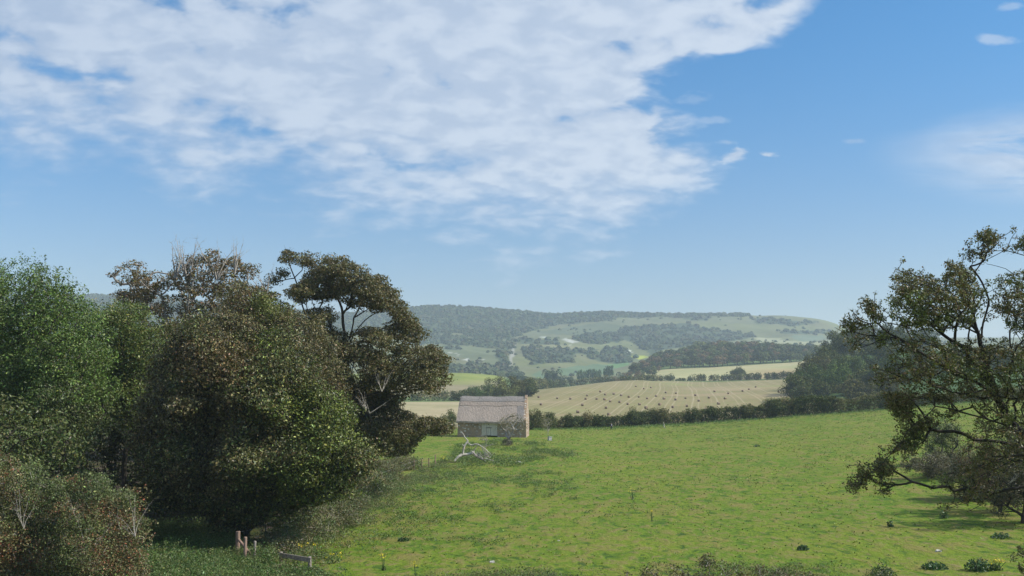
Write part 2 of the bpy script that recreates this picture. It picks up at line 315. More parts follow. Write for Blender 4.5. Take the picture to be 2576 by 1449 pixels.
z6 = lambda L: [((1700 + x / 3.0186) / 1.118, (840 + y / 3.0186) / 1.118) for x, y in L]
WOODS = [(z5([(-3200,-200),(-700,40),(-300,60),(100,78),(500,70),(1000,95),(1380,135),(1820,115),(2113,118),(2700,118),(3020,120),(3020,150),(2500,158),(2113,162),(1800,180),(1500,215),(1250,270),(1000,335),(900,340),(760,322),(560,295),(370,292),(100,270),(-700,300),(-3200,330)]), 1.0),
 (z5([(100,300),(340,295),(760,330),(900,350),(1060,365),(1030,430),(960,470),(900,440),(860,420),(700,400),(400,385),(100,380)]), .85), (z5([(1050,340),(1400,350),(1420,385),(1100,378)]), .5),
 (z5([(1560,320),(1700,300),(1900,295),(1990,240),(2200,240),(2200,350),(1950,330),(1980,385),(1900,375),(1700,380),(1560,345)]), .8),
 (z5([(1100,405),(1400,420),(1560,440),(1560,540),(1450,550),(1200,560),(1140,480)]), .75), (z5([(1560,430),(1760,440),(1700,480),(1560,470)]), .4),
 (z5([(1680,470),(1900,470),(2060,515),(2040,552),(1850,545),(1680,505)]), .7), (z5([(700,545),(1000,560),(1100,620),(1100,680),(980,660),(870,655),(700,625)]), .8),
 (z5([(860,440),(990,470),(1000,560),(940,540),(880,480)]), .7), (z5([(380,560),(720,560),(720,650),(500,655),(380,650)]), .35),(z5([(450,400),(560,410),(540,445),(460,440)]), .8),
 (z6([(190,240),(700,215),(900,260),(1100,280),(1300,330),(1100,355),(700,405),(480,445),(400,480),(300,400),(120,330)]), .5),
 (z6([(1220,165),(1830,190),(1640,240),(1300,205)]), .55), (z6([(0,400),(170,430),(250,500),(200,540),(0,520)]), .6), (z6([(1500,270),(1900,270),(1950,290),(1500,300)]), .4), (z6([(650,150),(940,165),(900,188),(660,175)]), .5)]
col = np.empty(XX.shape + (3,)); col[:] = (1, 1, 1)
wu = UU + (fbm(XX, YY, 60, 3) - .5) * 26; wv = VV + (fbm(XX + 900, YY, 60, 3) - .5) * 10
far = YY > 268
n = fbm(XX, YY, 120, 5)[..., None]
hillc = np.array([.155, .185, .07]) * (1 - n) * 1.7 + np.array([.20, .19, .105]) * n * .9
col[far] = hillc[far] * np.array([.70, .64, .66])
def paint(poly, c, ymin=268, ymax=9000, jit=True, extra=None):
    a = inpoly(wu if jit else UU, wv if jit else VV, poly) & (YY > ymin) & (YY < ymax)
    col[a] = np.array(c) * (.88 + .24 * fbm(XX, YY, 30, 3)[a][:, None]); return a
paint(z5([(1000,345),(1250,285),(1800,185),(2113,165),(2700,162),(3200,165),(3200,215),(2400,200),(2113,232),(1900,290),(1500,320),(1200,335)]), (.145, .148, .08), 1700)
paint(z5([(1250,290),(1800,190),(1990,240),(1900,290),(1600,315),(1300,300)]), (.108, .122, .066), 1700)
paint(z5([(380,390),(700,405),(880,430),(990,540),(850,545),(400,470)]), (.13, .142, .072), 1300)
paint(z5([(1100,375),(1500,380),(1700,420),(1400,415),(1100,400)]), (.21, .20, .10), 1300)
for w, s in WOODS: paint(w, (.065, .082, .042), 1300)
paint(z5([(1420,590),(1750,565),(1900,560),(1900,640),(1450,650)]), (.11, .155, .08), 1150); paint(z5([(1850,560),(2010,540),(2010,565),(1900,595)]), (.12, .21, .07), 1150, jit=False)
paint(z5([(1200,640),(1300,610),(1300,700),(1230,720)]), (.11, .155, .08), 1150)
for q in ([(540,455),(570,470),(592,498),(575,500),(545,475)], [(590,498),(620,495),(660,515),(650,530),(600,520)], [(725,508),(760,515),(755,530),(730,525)], [(775,515),(810,512),(805,535),(780,535)], [(480,455),(510,450),(515,465),(490,470)],[(640,560),(700,540),(705,560),(650,575)],
          [(1255,322),(1310,320),(1310,335),(1260,335)], [(1450,330),(1480,335),(1560,360),(1590,362),(1580,372),(1530,380),(1530,400),(1500,390),(1465,368)], [(1900,420),(1990,430),(2070,455),(2070,465),(1960,450)]):
    a = inpoly(UU, VV, z5(q)) & (YY > 1300) & (fbm(XX * 2, YY, 14, 2) > .52); col[a] = (.42, .41, .37)
a = inpoly(UU, VV, z6([(150,425),(200,430),(260,455),(240,468),(180,450)])) & (YY > 1300) & (vnoise(XX, YY, 14) > .45); col[a] = (.75, .72, .66)
paint(z6([(215,492),(330,485),(380,495),(300,518)]), (.42, .44, .06), 1150, jit=False)
paint(z6([(1600,308),(1850,308),(1900,350),(1700,372),(1580,340)]), (.14, .17, .11), 1500); paint(z6([(1280,335),(1580,350),(1700,374),(1950,360),(1900,410),(1300,395)]), (.30, .29, .17), 1400)
paint(z5([(1060,360),(1052,430),(1035,500),(1020,565),(990,565),(1005,500),(1035,430),(1046,360)]), (.34, .31, .27), 1250, jit=False)
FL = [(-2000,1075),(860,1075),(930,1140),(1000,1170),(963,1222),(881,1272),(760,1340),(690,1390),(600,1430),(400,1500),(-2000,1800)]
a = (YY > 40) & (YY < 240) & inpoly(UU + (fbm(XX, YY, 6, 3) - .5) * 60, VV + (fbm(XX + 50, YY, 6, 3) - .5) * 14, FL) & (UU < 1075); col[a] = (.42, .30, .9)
# middle-distance fields
midm = (YY > 268) & (YY < 1250)
col[midm] = (np.array([.11, .15, .05]) * (.8 + .5 * n))[midm]
a = midm & (YY < 540) & (UU < 1345); col[a] = np.array((.38, .31, .19)) * (.85 + .3 * fbm(XX, YY, 25, 3)[a][:, None])
a = (YY > 640) & (YY < 1250) & (UU < 1270); g_ = np.clip((968 - VV) / 18 + (fbm(XX, YY, 60, 3) - .5) * 1.5, 0, 1)[..., None]; cc = np.array((.27, .22, .13)) * (1 - g_) + np.array((.22, .24, .06)) * g_; col[a] = cc[a]
a = (YY > 290) & (YY < 620) & (UU > 1325) & (UU < 1362) & (VV < 996); col[a] = (.16, .26, .06)
stub = (YY > 268) & (YY < 885) & (UU > 1325) & (UU < 2110) & ~((UU > 2000) & (YY > 430)); col[stub] = (.262, .212, .108)
upper = (YY > 905) & (YY < 1175) & (UU > 1590) & (UU < 2060); up_n = fbm(XX * .3, YY * 2, 90, 4)[..., None]; uc = np.array((.40, .33, .19)) * (1 - up_n) + np.array((.36, .35, .17)) * up_n; rt_ = np.clip((UU - 1830) / 120, 0, 1)[..., None] * np.clip((VV - 924) / 10, 0, 1)[..., None]; uc = uc * (1 - .8 * rt_) + np.array((.36, .25, .13)) * .8 * rt_; col[upper] = uc[upper]
kn = (YY > 430) & (YY < 900) & (UU > 2000); col[kn] = (.06, .10, .03)
nr, nc = XX.shape; idx = np.arange(nr * nc).reshape(nr, nc); quads = np.stack([idx[:-1, :-1], idx[:-1, 1:], idx[1:, 1:], idx[1:, :-1]], -1).reshape(-1, 4)
cls = np.zeros((nr, nc), int); cls[YY > 268] = 1; cls[stub] = 2; cls[upper] = 3; fc = cls[:-1, :-1].ravel()
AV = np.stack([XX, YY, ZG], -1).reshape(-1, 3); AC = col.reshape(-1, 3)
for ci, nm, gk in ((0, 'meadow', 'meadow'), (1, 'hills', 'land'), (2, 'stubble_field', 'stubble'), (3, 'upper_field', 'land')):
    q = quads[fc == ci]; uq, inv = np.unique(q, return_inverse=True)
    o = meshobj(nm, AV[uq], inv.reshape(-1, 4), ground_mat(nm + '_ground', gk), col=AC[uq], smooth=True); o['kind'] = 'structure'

# ------------------------------------------------------------------ foliage tools
def leafquads(pos, size, cols, outward=None, bias=0.0, up=0.25, asp=.55, jit=.35, g=rng):
    N = len(pos); nrm = g.standard_normal((N, 3)); nrm = nz(nrm)
    if outward is not None: nrm = nrm + bias * outward
    nrm[:, 2] += up; nrm = nz(nrm); a = nz(np.cross(nrm, g.standard_normal((N, 3)))); b = np.cross(nrm, a)
    s = (size * (1 + jit * g.standard_normal(N)).clip(.4, 1.9))[:, None] * .5
    V = np.stack([pos - a * s, pos + b * s * asp + nrm * s * .15, pos + a * s, pos - b * s * asp + nrm * s * .15], 1).reshape(-1, 3)
    return V, np.arange(N * 4).reshape(-1, 4), np.repeat(cols, 4, 0)
LK = np.array([1.2, 1.2, .92])
def pick(pal, n, g=rng, jit=.22, w=None):
    pal = np.array(pal, float); c = pal[g.choice(len(pal), n, p=w)] * LK; return c * np.exp(jit * g.standard_normal((n, 1))) * np.exp(.07 * g.standard_normal((n, 3)))
def crown_points(poly, Y, depth, n, r, core=.4, g=rng, gap=None):
    """clump centres that fill a rounded volume with the given outline"""
    pa = np.array(poly, float); out = []; lo, hi = pa.min(0), pa.max(0); big = g.random((n * 40, 2)) * (hi - lo) + lo
    ok = inpoly(big[:, 0], big[:, 1], poly); big = big[ok]
    rp = r * FPX / Y * .55; D = edgedist(big[:, 0], big[:, 1], poly); kp = D > np.minimum(rp * (.35 + 1.9 * (1 - vnoise(big[:, 0] + 3 * Y, big[:, 1] + 11, 1.7 * FPX / Y * max(r, .35))) ** 2), D.max() * .4); big = big[kp]; D = D[kp]; Dm = max(D.max(), 1e-3)
    th = depth * np.sqrt(np.clip(1 - (1 - np.clip(D / Dm, 0, 1)) ** 2, .02, 1)) * (.58 + .84 * vnoise(big[:, 0] + 7 * Y, big[:, 1], 2.2 * FPX / Y))
    for i in range(len(big)):
        if len(out) >= n: break
        q = g.random(); off = -th[i] * (.75 + .25 * g.random()) if q > core else th[i] * g.uniform(-.7, 1)
        p = P(big[i, 0], big[i, 1], Y + off)
        if out:
            dd = np.linalg.norm(np.array(out) - p, axis=1).min()
            if dd < r * .8 and g.random() < .85: continue
        out.append(p)
    return np.array(out)
def skeleton(base, pts, trunk_r, limbs=None, trunk_h=None, g=rng, tip=.02, gp=.5):
    """nodes joined from the trunk outwards; girth grows with what each branch carries"""
    base = np.array(base, float); top = pts.mean(0); h = trunk_h if trunk_h is not None else max((pts[:, 2].min() - base[2]) * .8, .4)
    nodes = [base - [0, 0, .4], base + (np.array([top[0], top[1], base[2] + h]) - base) * [.12, .12, .55], np.array([base[0] * .7 + top[0] * .3, base[1] * .7 + top[1] * .3, base[2] + h])]
    par = [-1, 0, 1]; pl = [0, h * .5, h]
    if trunk_h == 0: nodes, par, pl = nodes[:1], [-1], [0]
    for L in (limbs or []):
        pr = int(np.argmin([np.linalg.norm(np.array(L[0]) - q) for q in nodes])) if len(nodes) != 3 else 2
        for q in L:
            q = np.array(q); nodes.append(q); par.append(pr); pl.append(pl[pr] + np.linalg.norm(q - nodes[pr])); pr = len(nodes) - 1
    order = np.argsort(np.linalg.norm(pts - nodes[2], axis=1))
    for i in order:
        c = pts[i]; N = np.array(nodes); d = np.linalg.norm(N - c, axis=1); cost = d + .3 * np.array(pl) + np.where(N[:, 2] > c[2] + .5, d * .5, 0); cost[0] = 1e9
        j = int(np.argmin(cost)); p = N[j]; L = d[j]; pr = j
        if L > 1.2:
            m = p * .5 + c * .5 + g.standard_normal(3) * L * .09; m[2] -= L * .04; nodes.append(m); par.append(pr); pl.append(pl[pr] + L * .5); pr = len(nodes) - 1
        nodes.append(c); par.append(pr); pl.append(pl[j] + L)
    N = np.array(nodes); cnt = np.zeros(len(N)); par = np.array(par)
    for i in range(len(N) - 1, 0, -1): cnt[i] += 1; cnt[par[i]] += cnt[i]
    cnt[0] = max(cnt[0], 1); rad = tip + (trunk_r - tip) * (cnt / cnt.max()) ** gp
    i = np.arange(1, len(N)); A, B = N[par[i]], N[i]; M = (A + B) / 2 + g.standard_normal(A.shape) * np.linalg.norm(B - A, axis=1)[:, None] * .07
    ra, rb = np.minimum(rad[par[i]], rad[i] * 1.35), rad[i]; segs = []
    K = 3
    for s in range(K):
        q = lambda t: A * (1 - t) ** 2 + M * 2 * t * (1 - t) + B * t * t
        segs.append(tubes(q(s / K), q((s + 1) / K), ra + (rb - ra) * s / K, ra + (rb - ra) * (s + 1) / K, 6))
    return joinvf(segs)
def foliage(pts, r, per, size, pal, colf=None, flat=.7, bias=.5, up=.3, asp=.55, shell=.5, rj=.35, jit=.28, g=rng):
    P0, O, CO = [], [], []
    for c in pts:
        rr = r * math.exp(rj * g.standard_normal() * .8); k = max(int(per * (rr / r) ** 1.6), 4); d = nz(g.standard_normal((k, 3)))
        # uneven lobe: radius varies with direction
        ph = g.random(3) * 6; lob = 1 + .28 * np.sin(3 * d[:, 0] + ph[0]) * np.sin(4 * d[:, 1] + ph[1]) + .18 * np.sin(5 * d[:, 2] + ph[2])
        rad = g.random(k) ** (1 / 3) * (1 - shell) + shell * g.uniform(.8, 1.08, k)
        p = c + d * (rr * rad * lob)[:, None] * [1, 1, flat]; P0.append(p); O.append(d)
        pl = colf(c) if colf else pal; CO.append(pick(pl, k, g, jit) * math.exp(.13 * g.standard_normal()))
    p = np.concatenate(P0); zz = H(p[:, 0], p[:, 1]); ok = p[:, 2] > zz + .05
    return leafquads(p[ok], size, np.concatenate(CO)[ok], np.concatenate(O)[ok], bias, up, asp, g=g)
def twigs(pts, r, n, rad, g=rng, up=.4, length=1.1):
    a = np.repeat(pts, n, 0); d = g.standard_normal((len(a), 3)); d[:, 2] = np.abs(d[:, 2]) * .6 + up * g.random(len(a)); d = nz(d)
    m = a + d * r * length * .5 + g.standard_normal(a.shape) * r * .08; e = a + d * r * length * g.uniform(.7, 1.2, (len(a), 1)) + g.standard_normal(a.shape) * r * .12
    o = np.ones(len(a)); return joinvf([tubes(a, m, o * rad, o * rad * .7, 3), tubes(m, e, o * rad * .7, o * rad * .3, 3)])
def plant(name, label, cat, base, pts, r, per, size, pal, trunk_r=.3, bark=None, group=None, limbs=None, ntw=3, tipr=.02, leafmat_=None, trunk_h=None, bare=None, extra=None, stem='trunk', crown='crown', g=rng, gp=.5, **kw):
    base = np.array(base, float); t = thing(name, label, cat, base, group)
    ok = pts[:, 2] > H(pts[:, 0], pts[:, 1]) + .15; pts = pts[ok]
    V, F = skeleton(base, pts, trunk_r, limbs, trunk_h, g, tipr, gp)
    if ntw:
        V2, F2 = twigs(pts, r, ntw, tipr * .6, g); V, F = joinvf([(V, F), (V2, F2)])
    meshobj(stem, V - base, F, bark or BARK, t, smooth=True)
    V, F, cc = foliage(pts, r, int(per * 1.2), size * .88, pal, g=g, **kw)
    if extra is not None: V2, F2, c2 = extra; V = np.concatenate([V, V2]); F = np.concatenate([F, F2 + len(cc)]); cc = np.concatenate([cc, c2])
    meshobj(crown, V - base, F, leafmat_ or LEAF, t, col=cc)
    for bv, bf_ in (bare or []): meshobj('bare_branch', bv - base, bf_, GREYB, t, smooth=True)
    return t
def groundpt(u, Y):
    p = P(u, 1000, Y); return np.array([p[0], Y, float(H(p[0], Y))])
def bare_fan(u, v, Y, n, hpx, spread, r=.03, g=rng):
    """upright dead twigs rising from one point of a crown"""
    segs = []
    for i in range(n):
        p = P(u, v, Y); L = hpx / FPX * Y * g.uniform(.55, 1.05); d = nz(np.array([g.normal() * spread, g.normal() * spread * .6, 1.0])); q = p
        for s in range(5):
            d2 = nz(d + g.standard_normal(3) * .13 * [1, 1, .4]); e = q + d2 * L / 5; rr = r * (1 - s / 5.3); segs.append(([q], [e], [rr], [r * (1 - (s + 1) / 5.3)]))
            if s > 0:
                for k in range(2):
                    sd = nz(d2 + g.standard_normal(3) * .55); segs.append(([e], [e + sd * L * .16 * g.uniform(.5, 1.2)], [rr * .5], [rr * .15]))
            q, d = e, d2
    a = [np.concatenate([s[k] for s in segs]) for k in range(4)]; return tubes(a[0], a[1], a[2], a[3], 4)

GREEN = [(.058, .100, .024), (.08, .128, .03), (.042, .072, .02), (.095, .132, .04), (.13, .165, .06)]
BROWN = [(.105, .085, .045), (.085, .075, .038), (.13, .09, .05), (.075, .08, .035), (.15, .09, .055)]
OLIVE = [(.12, .105, .055), (.09, .085, .042), (.14, .105, .065), (.075, .08, .036)]
DARK = [(.050, .062, .024), (.065, .072, .028), (.085, .080, .034), (.040, .055, .022), (.10, .075, .042), (.14, .14, .07)]
REDDY = [(.12, .11, .06), (.145, .10, .065), (.10, .11, .05), (.18, .085, .06), (.12, .13, .065), (.15, .15, .09)]
HEDGE = [(.050, .070, .026), (.065, .080, .03), (.04, .055, .022), (.085, .085, .04)]
BRAMB = [(.11, .12, .055), (.14, .115, .07), (.085, .11, .042), (.165, .14, .09)]
NETT = [(.055, .10, .028), (.07, .115, .035), (.045, .08, .026), (.10, .12, .055)]

# ------------------------------------------------------------------ thatched barn
def build_barn():
    A = P(1151, 1090, 207.7); B = P(1317.5, 1096, 206.1); dx = np.array([B[0] - A[0], B[1] - A[1], 0]); Lb = float(np.linalg.norm(dx)); ang = math.atan2(dx[1], dx[0])
    z0 = min(A[2], B[2]); t = thing('barn', 'old stone barn with a thatched roof and a wide pale plank door', 'barn', (A[0], A[1], z0)); t.rotation_euler = (0, 0, ang)
    Wd, He, Rr = 6.2, 3.15, 4.75                     # depth, eave height, ridge above the eave
    m = bpy.data.materials.new('rubble_stone'); m.use_nodes = True; k = NT(m.node_tree); g = k.n('ShaderNodeTexCoord').outputs['Object']
    vo = k.n('ShaderNodeTexVoronoi'); mp = k.n('ShaderNodeMapping'); k.l(g, mp.inputs[0]); mp.inputs['Scale'].default_value = (1, 1, 1.7); k.l(mp.outputs[0], vo.inputs['Vector']); vo.inputs['Scale'].default_value = 3.0
    ve = k.n('ShaderNodeTexVoronoi', feature='DISTANCE_TO_EDGE'); k.l(mp.outputs[0], ve.inputs['Vector']); ve.inputs['Scale'].default_value = 3.0
    n1 = k.noise(g, .8, 5, .6); rr = k.sep(vo.outputs['Color'])
    c = k.mix(rr[0], (.46, .30, .18), (.26, .18, .12)); c = k.mix(k.ss(rr[1], .86, .9), c, (.62, .58, .52)); c = k.mix(k.ss(n1, .4, .65, 0, .7), c, (.30, .22, .16))
    c = k.mix(k.ss(ve.outputs['Distance'], .0, .05, 1, 0), c, (.42, .37, .30)); b = k.n('ShaderNodeBsdfPrincipled'); k.l(c, b.inputs['Base Color']); b.inputs['Roughness'].default_value = .95
    bp = k.n('ShaderNodeBump'); bp.inputs['Distance'].default_value = .06; bp.inputs['Strength'].default_value = .7; k.l(k.ss(ve.outputs['Distance'], 0, .1), bp.inputs['Height']); k.l(bp.outputs[0], b.inputs['Normal'])
    o = k.n('ShaderNodeOutputMaterial'); k.l(b.outputs[0], o.inputs[0]); stone = m
    dx0, dx1, dh = 5.05, 8.4, 3.0                    # door opening
    V, F = joinvf([box(dx0 / 2, .25, He / 2 - .3, dx0, .5, He + .6), box((dx1 + Lb) / 2, .25, He / 2 - .3, Lb - dx1, .5, He + .6), box((dx0 + dx1) / 2, .25, (dh + He) / 2, dx1 - dx0 - .004, .49, He - dh)])
    g_ = np.random.default_rng(3)
    meshobj('wall', V, F, stone, t)
    V, F = joinvf([box(Lb / 2, Wd - .25, He / 2 - .3, Lb, .5, He + .6)]); meshobj('wall', V, F, stone, t)
    def gable(x0, x1, grow, name, par=True):
        yz = [(-.004, -.6), (Wd + .004, -.6), (Wd + grow * .3, He + .1 * grow), (Wd / 2, He + Rr + grow * .42), (-grow * .3, He + .1 * grow)]
        # cut into courses so that the raking edge is rough like laid stone
        n_ = 16; prof = []
        for a, b_ in ((yz[2], yz[3]), (yz[3], yz[4])):
            for i in range(n_): s = i / n_; prof.append((a[0] * (1 - s) + b_[0] * s + g_.normal() * .03 * grow, a[1] * (1 - s) + b_[1] * s + g_.normal() * .04 * grow))
        ring = [yz[0], yz[1]] + prof + [yz[4]]; k_ = len(ring)
        V = np.array([(x0, y, z) for y, z in ring] + [(x1, y, z) for y, z in ring]); bm_f = [list(range(k_))[::-1], list(range(k_, 2 * k_))] + [[i, (i + 1) % k_, (i + 1) % k_ + k_, i + k_] for i in range(k_)]
        me = bpy.data.meshes.new(name); me.from_pydata(V.tolist(), [], bm_f); me.materials.append(stone); o = bpy.data.objects.new(name, me); C.objects.link(o); o.parent = t; return o
    gable(Lb - .05, Lb + .50, 1.0, 'gable_wall'); gable(.02, .45, 0, 'gable_wall')
    # thatch: thick shell whose surface is combed and slightly sagging
    def thatch(m_name, y_off, s0, s1, lift, name, par, colA, colB, x0=-.45, x1=Lb - .06, sc=1.0):
        nx, ns = 90, 34; V = []; slope = [(-.55, He - .42), (Wd / 2, He + Rr), (Wd + .55, He - .42)]
        for i in range(nx + 1):
            x = x0 + (x1 - x0) * i / nx
            for j in range(ns + 1):
                s = s0 + (s1 - s0) * j / ns
                if s <= 1: y = slope[0][0] * (1 - s) + slope[1][0] * s; z = slope[0][1] * (1 - s) + slope[1][1] * s
                else: q = s - 1; y = slope[1][0] * (1 - q) + slope[2][0] * q; z = slope[1][1] * (1 - q) + slope[2][1] * q
                round_ = .22 * math.exp(-((s - 1) / .10) ** 2); end = 0.55 * max(0, 1 - i / nx * 14) ** 2 * (1 - min(abs(s - 1) * 1.1, 1) * .55)
                w = .05 * math.sin(x * 1.3) + .04 * math.sin(x * .5 + 1) + g_.normal() * .016
                V.append((x + end * .9, y + g_.normal() * .01, z - round_ - end * .15 + w + lift))
        top = np.array(V); bot = top.copy(); bot[:, 2] -= .38 if name == 'roof' else .1; V = np.concatenate([top, bot]); N = len(top); F = []
        r_ = ns + 1
        for i in range(nx):
            for j in range(ns): a = i * r_ + j; F += [[a, a + r_, a + r_ + 1, a + 1], [a + N, a + 1 + N, a + r_ + 1 + N, a + r_ + N]]
            a = i * r_; F += [[a, a + N, a + r_ + N, a + r_], [a + ns, a + ns + r_, a + ns + r_ + N, a + ns + N]]
        for j in range(ns):
            a = j; F.append([a, a + 1, a + 1 + N, a + N]); a = nx * r_ + j; F.append([a, a + N, a + 1 + N, a + 1])
        m = bpy.data.materials.new(m_name); m.use_nodes = True; k = NT(m.node_tree); g = k.n('ShaderNodeTexCoord').outputs['Object']
        mp = k.n('ShaderNodeMapping'); k.l(g, mp.inputs[0]); mp.inputs['Scale'].default_value = (1, .16, .16); n1 = k.noise(mp.outputs[0], 14, 6, .7); n2 = k.noise(g, 1.1, 5, .6)
        n3 = k.noise(g, 4.0, 4, .6)
        c = k.mix(k.ss(n1, .3, .7), colA, colB); c = k.mix(k.ss(n2, .4, .7, 0, .45), c, (.26, .23, .20)); c = k.mix(k.ss(n3, .55, .75, 0, .35), c, (.47, .40, .36)); b = k.n('ShaderNodeBsdfPrincipled'); k.l(c, b.inputs['Base Color']); b.inputs['Roughness'].default_value = 1
        bp = k.n('ShaderNodeBump'); bp.inputs['Distance'].default_value = .12; bp.inputs['Strength'].default_value = .9; k.l(k.m('ADD', n1, n3), bp.inputs['Height']); k.l(bp.outputs[0], b.inputs['Normal']); o = k.n('ShaderNodeOutputMaterial'); k.l(b.outputs[0], o.inputs[0])
        return meshobj(name, V, np.array(F), m, par, smooth=False)
    rf = thatch('thatch', 0, 0, 2, .18, 'roof', t, (.43, .35, .29), (.27, .215, .18))
    thatch('ridge_thatch', 0, .60, 1.40, .28, 'ridge_cap', rf, (.40, .32, .26), (.26, .205, .17), x0=-.32, x1=Lb - .02)
    thatch('ridge_roll', 0, .76, 1.24, .37, 'ridge_cap', rf, (.32, .285, .26), (.20, .18, .165), x0=-.25, x1=Lb - .012)
    thatch('verge', 0, .02, .98, .235, 'verge_strip', rf, (.34, .305, .285), (.25, .225, .21), x0=Lb - 1.5, x1=Lb - .015)
    # double plank door with a smaller hatch door cut in it
    planks = []; xs = np.linspace(dx0 + .03, dx1 - .03, 13)
    for i in range(12):
        if not (4 <= i <= 6): planks.append(box((xs[i] + xs[i + 1]) / 2, .06 + g_.normal() * .008, dh / 2 - .1, xs[i + 1] - xs[i] - .02, .05, dh - .1))
        else: planks.append(box((xs[i] + xs[i + 1]) / 2, .06, (1.62 + dh) / 2, xs[i + 1] - xs[i] - .02, .05, dh - 1.70))
    m_door = solid('grey_green_planks', (.66, .60, .50), (.50, .45, .37), 6, stretch=(1, 1, .12)); d = meshobj('door', *joinvf(planks), m_door, t)
    pl = [box(xs[4] + .14 + .275 * i, .02, .78, .26, .045, 1.5) for i in range(3)]; meshobj('hatch_door', *joinvf(pl), m_door, d)
    meshobj('door_rail', *joinvf([box(xs[5] + .15, -.03, 1.58, 1.25, .06, .09), box(xs[4] + .0, -.01, .8, .05, .06, 1.55), box(xs[7] - .02, -.01, .8, .05, .06, 1.55)]), solid('dark_door_timber', (.10, .095, .085)), d)
    meshobj('lintel', *box((dx0 + dx1) / 2, .18, dh + .06, dx1 - dx0 + .8, .40, .16), solid('oak_lintel', (.13, .11, .09)), t)
    meshobj('vent', *box(xs[5] + .1, .018, 2.3, .16, .03, .16), solid('dark_hole', (.03, .03, .03)), d)
build_barn()

# ------------------------------------------------------------------ trees of the left-hand clump
lg = np.random.default_rng(21)
def shoots(pts, n, L, size, pal, g):
    """upright leafy shoots above the crown"""
    a = pts[g.choice(len(pts), n)] + g.standard_normal((n, 3)) * .3; PP = []; 
    for p in a:
        d = nz(np.array([g.normal() * .22, g.normal() * .22, 1])); k = 22; s = g.uniform(0, 1, (k, 1)); PP.append(p + d * s * L * g.uniform(.6, 1.2) + g.standard_normal((k, 3)) * .07 * (1.2 - s))
    PP = np.concatenate(PP); return leafquads(PP, size, pick(pal, len(PP), g), up=.1, asp=.35, g=g)
# green sallow on the far left
poly = [(-160,650),(0,668),(20,700),(60,680),(110,665),(150,680),(190,715),(228,765),(262,800),(290,900),(300,1000),(250,1100),(180,1190),(60,1230),(-160,1230)]
pts = crown_points(poly, 76, 5.5, 560, .9, .3, lg)
ed = pts[np.argsort(-(pts[:, 2] - .25 * np.abs(pts[:, 0] - pts[:, 0].mean())))[:70]]
plant('sallow_tree', 'bright green leafy tree at the left edge, its crown ending in upright shoots', 'tree', groundpt(60, 76), pts, .95, 210, .20, GREEN, .32, ntw=1, shell=.6, bias=.5, asp=.42, flat=.9, jit=.4,
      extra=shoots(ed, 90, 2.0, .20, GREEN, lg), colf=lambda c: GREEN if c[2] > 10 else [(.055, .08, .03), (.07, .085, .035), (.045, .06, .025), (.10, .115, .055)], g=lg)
# light green small tree behind, between sallow and the dark tree
pts = crown_points([(225,775),(300,768),(360,778),(410,800),(430,860),(420,1000),(380,1100),(250,1090),(230,900)], 82, 3.5, 210, .85, .35, lg)
plant('small_leafy_tree', 'mid green tree filling the gap between the left-edge tree and the dark round tree', 'tree', groundpt(320, 82), pts, .95, 170, .17, [(.075, .115, .03), (.10, .12, .035), (.06, .085, .028), (.13, .13, .045)], .2, ntw=1, g=lg)
# brown topped sycamore with dead twigs
poly = [(300,700),(330,672),(368,668),(395,700),(430,672),(462,628),(500,622),(530,606),(566,616),(605,640),(646,672),(650,705),(700,735),(740,790),(760,900),(560,930),(420,900),(350,830),(300,765),(282,735)]
pts = crown_points(poly, 98, 5.5, 260, .95, .35, lg)
bf = ([bare_fan(472, 715, 94, 7, 125, .18, .09, lg), bare_fan(545, 705, 94, 7, 120, .22, .08, lg), bare_fan(590, 690, 94, 4, 95, .25, .07, lg), bare_fan(440, 700, 94, 5, 115, .14, .08, lg), bare_fan(668, 750, 94, 6, 85, .35, .07, lg)])
plant('sycamore_tree', 'rusty brown tree with bare dead twigs standing out of its top', 'tree', groundpt(500, 98), pts, .72, 105, .22, BROWN, .32, bark=GREYB, ntw=3, tipr=.035, flat=.55, bias=.3, bare=bf, colf=lambda c: BROWN if c[2] > 15 else OLIVE, g=lg)
# wispy outliers on its left
pts = np.array([P(u, v, 97 + lg.normal()) for u, v in [(290,690),(305,678),(318,668),(335,664),(352,668),(300,712),(318,706),(338,704),(360,706),(380,690),(300,738),(320,745),(345,742),(370,735),(395,722),(278,692),(410,700),(430,690)]])
plant('leaning_branch_tree', 'thin rusty tree with flat-topped wispy branches against the sky, right of the left-edge tree', 'tree', groundpt(400, 97), pts, .62, 60, .22, BROWN, .22, bark=GREYB, ntw=5, tipr=.035, flat=.55, trunk_h=9.5, g=lg)
# flat-topped sycamore on the right of the clump
T3 = []
def lobe(poly, n, r=.8, core=.4, Y=97, dp=4.0): T3.append(crown_points(poly, Y, dp, n, r, core, lg))
lobe([(688,634),(712,628),(745,634),(752,650),(735,668),(715,660),(695,648)], 9, .6, dp=1.4); lobe([(742,642),(775,636),(792,650),(785,672),(760,665)], 9, .6, dp=1.4)
lobe([(700,682),(715,676),(722,690),(708,694)], 3, .5, dp=.8); lobe([(680,700),(700,694),(706,708),(690,712)], 3, .5, dp=.8)
lobe([(718,708),(760,700),(800,665),(806,648),(830,640),(850,650),(870,645),(900,658),(935,690),(950,680),(985,712),(992,715),(1000,750),(1030,765),(1025,785),(1045,815),(1030,830),(985,815),(950,790),(900,778),(860,770),(812,752),(780,760),(750,765),(725,745)], 300, .62, .4, dp=4.5)
lobe([(815,812),(870,830),(930,820),(990,808),(1050,808),(1095,832),(1080,860),(1105,885),(1112,930),(1140,962),(1125,970),(1108,962),(1108,990),(1080,1000),(1000,990),(940,985),(870,980),(810,930),(805,860)], 330, .65, .4, dp=5.0); lobe([(790,830),(850,845),(885,880),(890,970),(820,980)], 60, .65, dp=3)
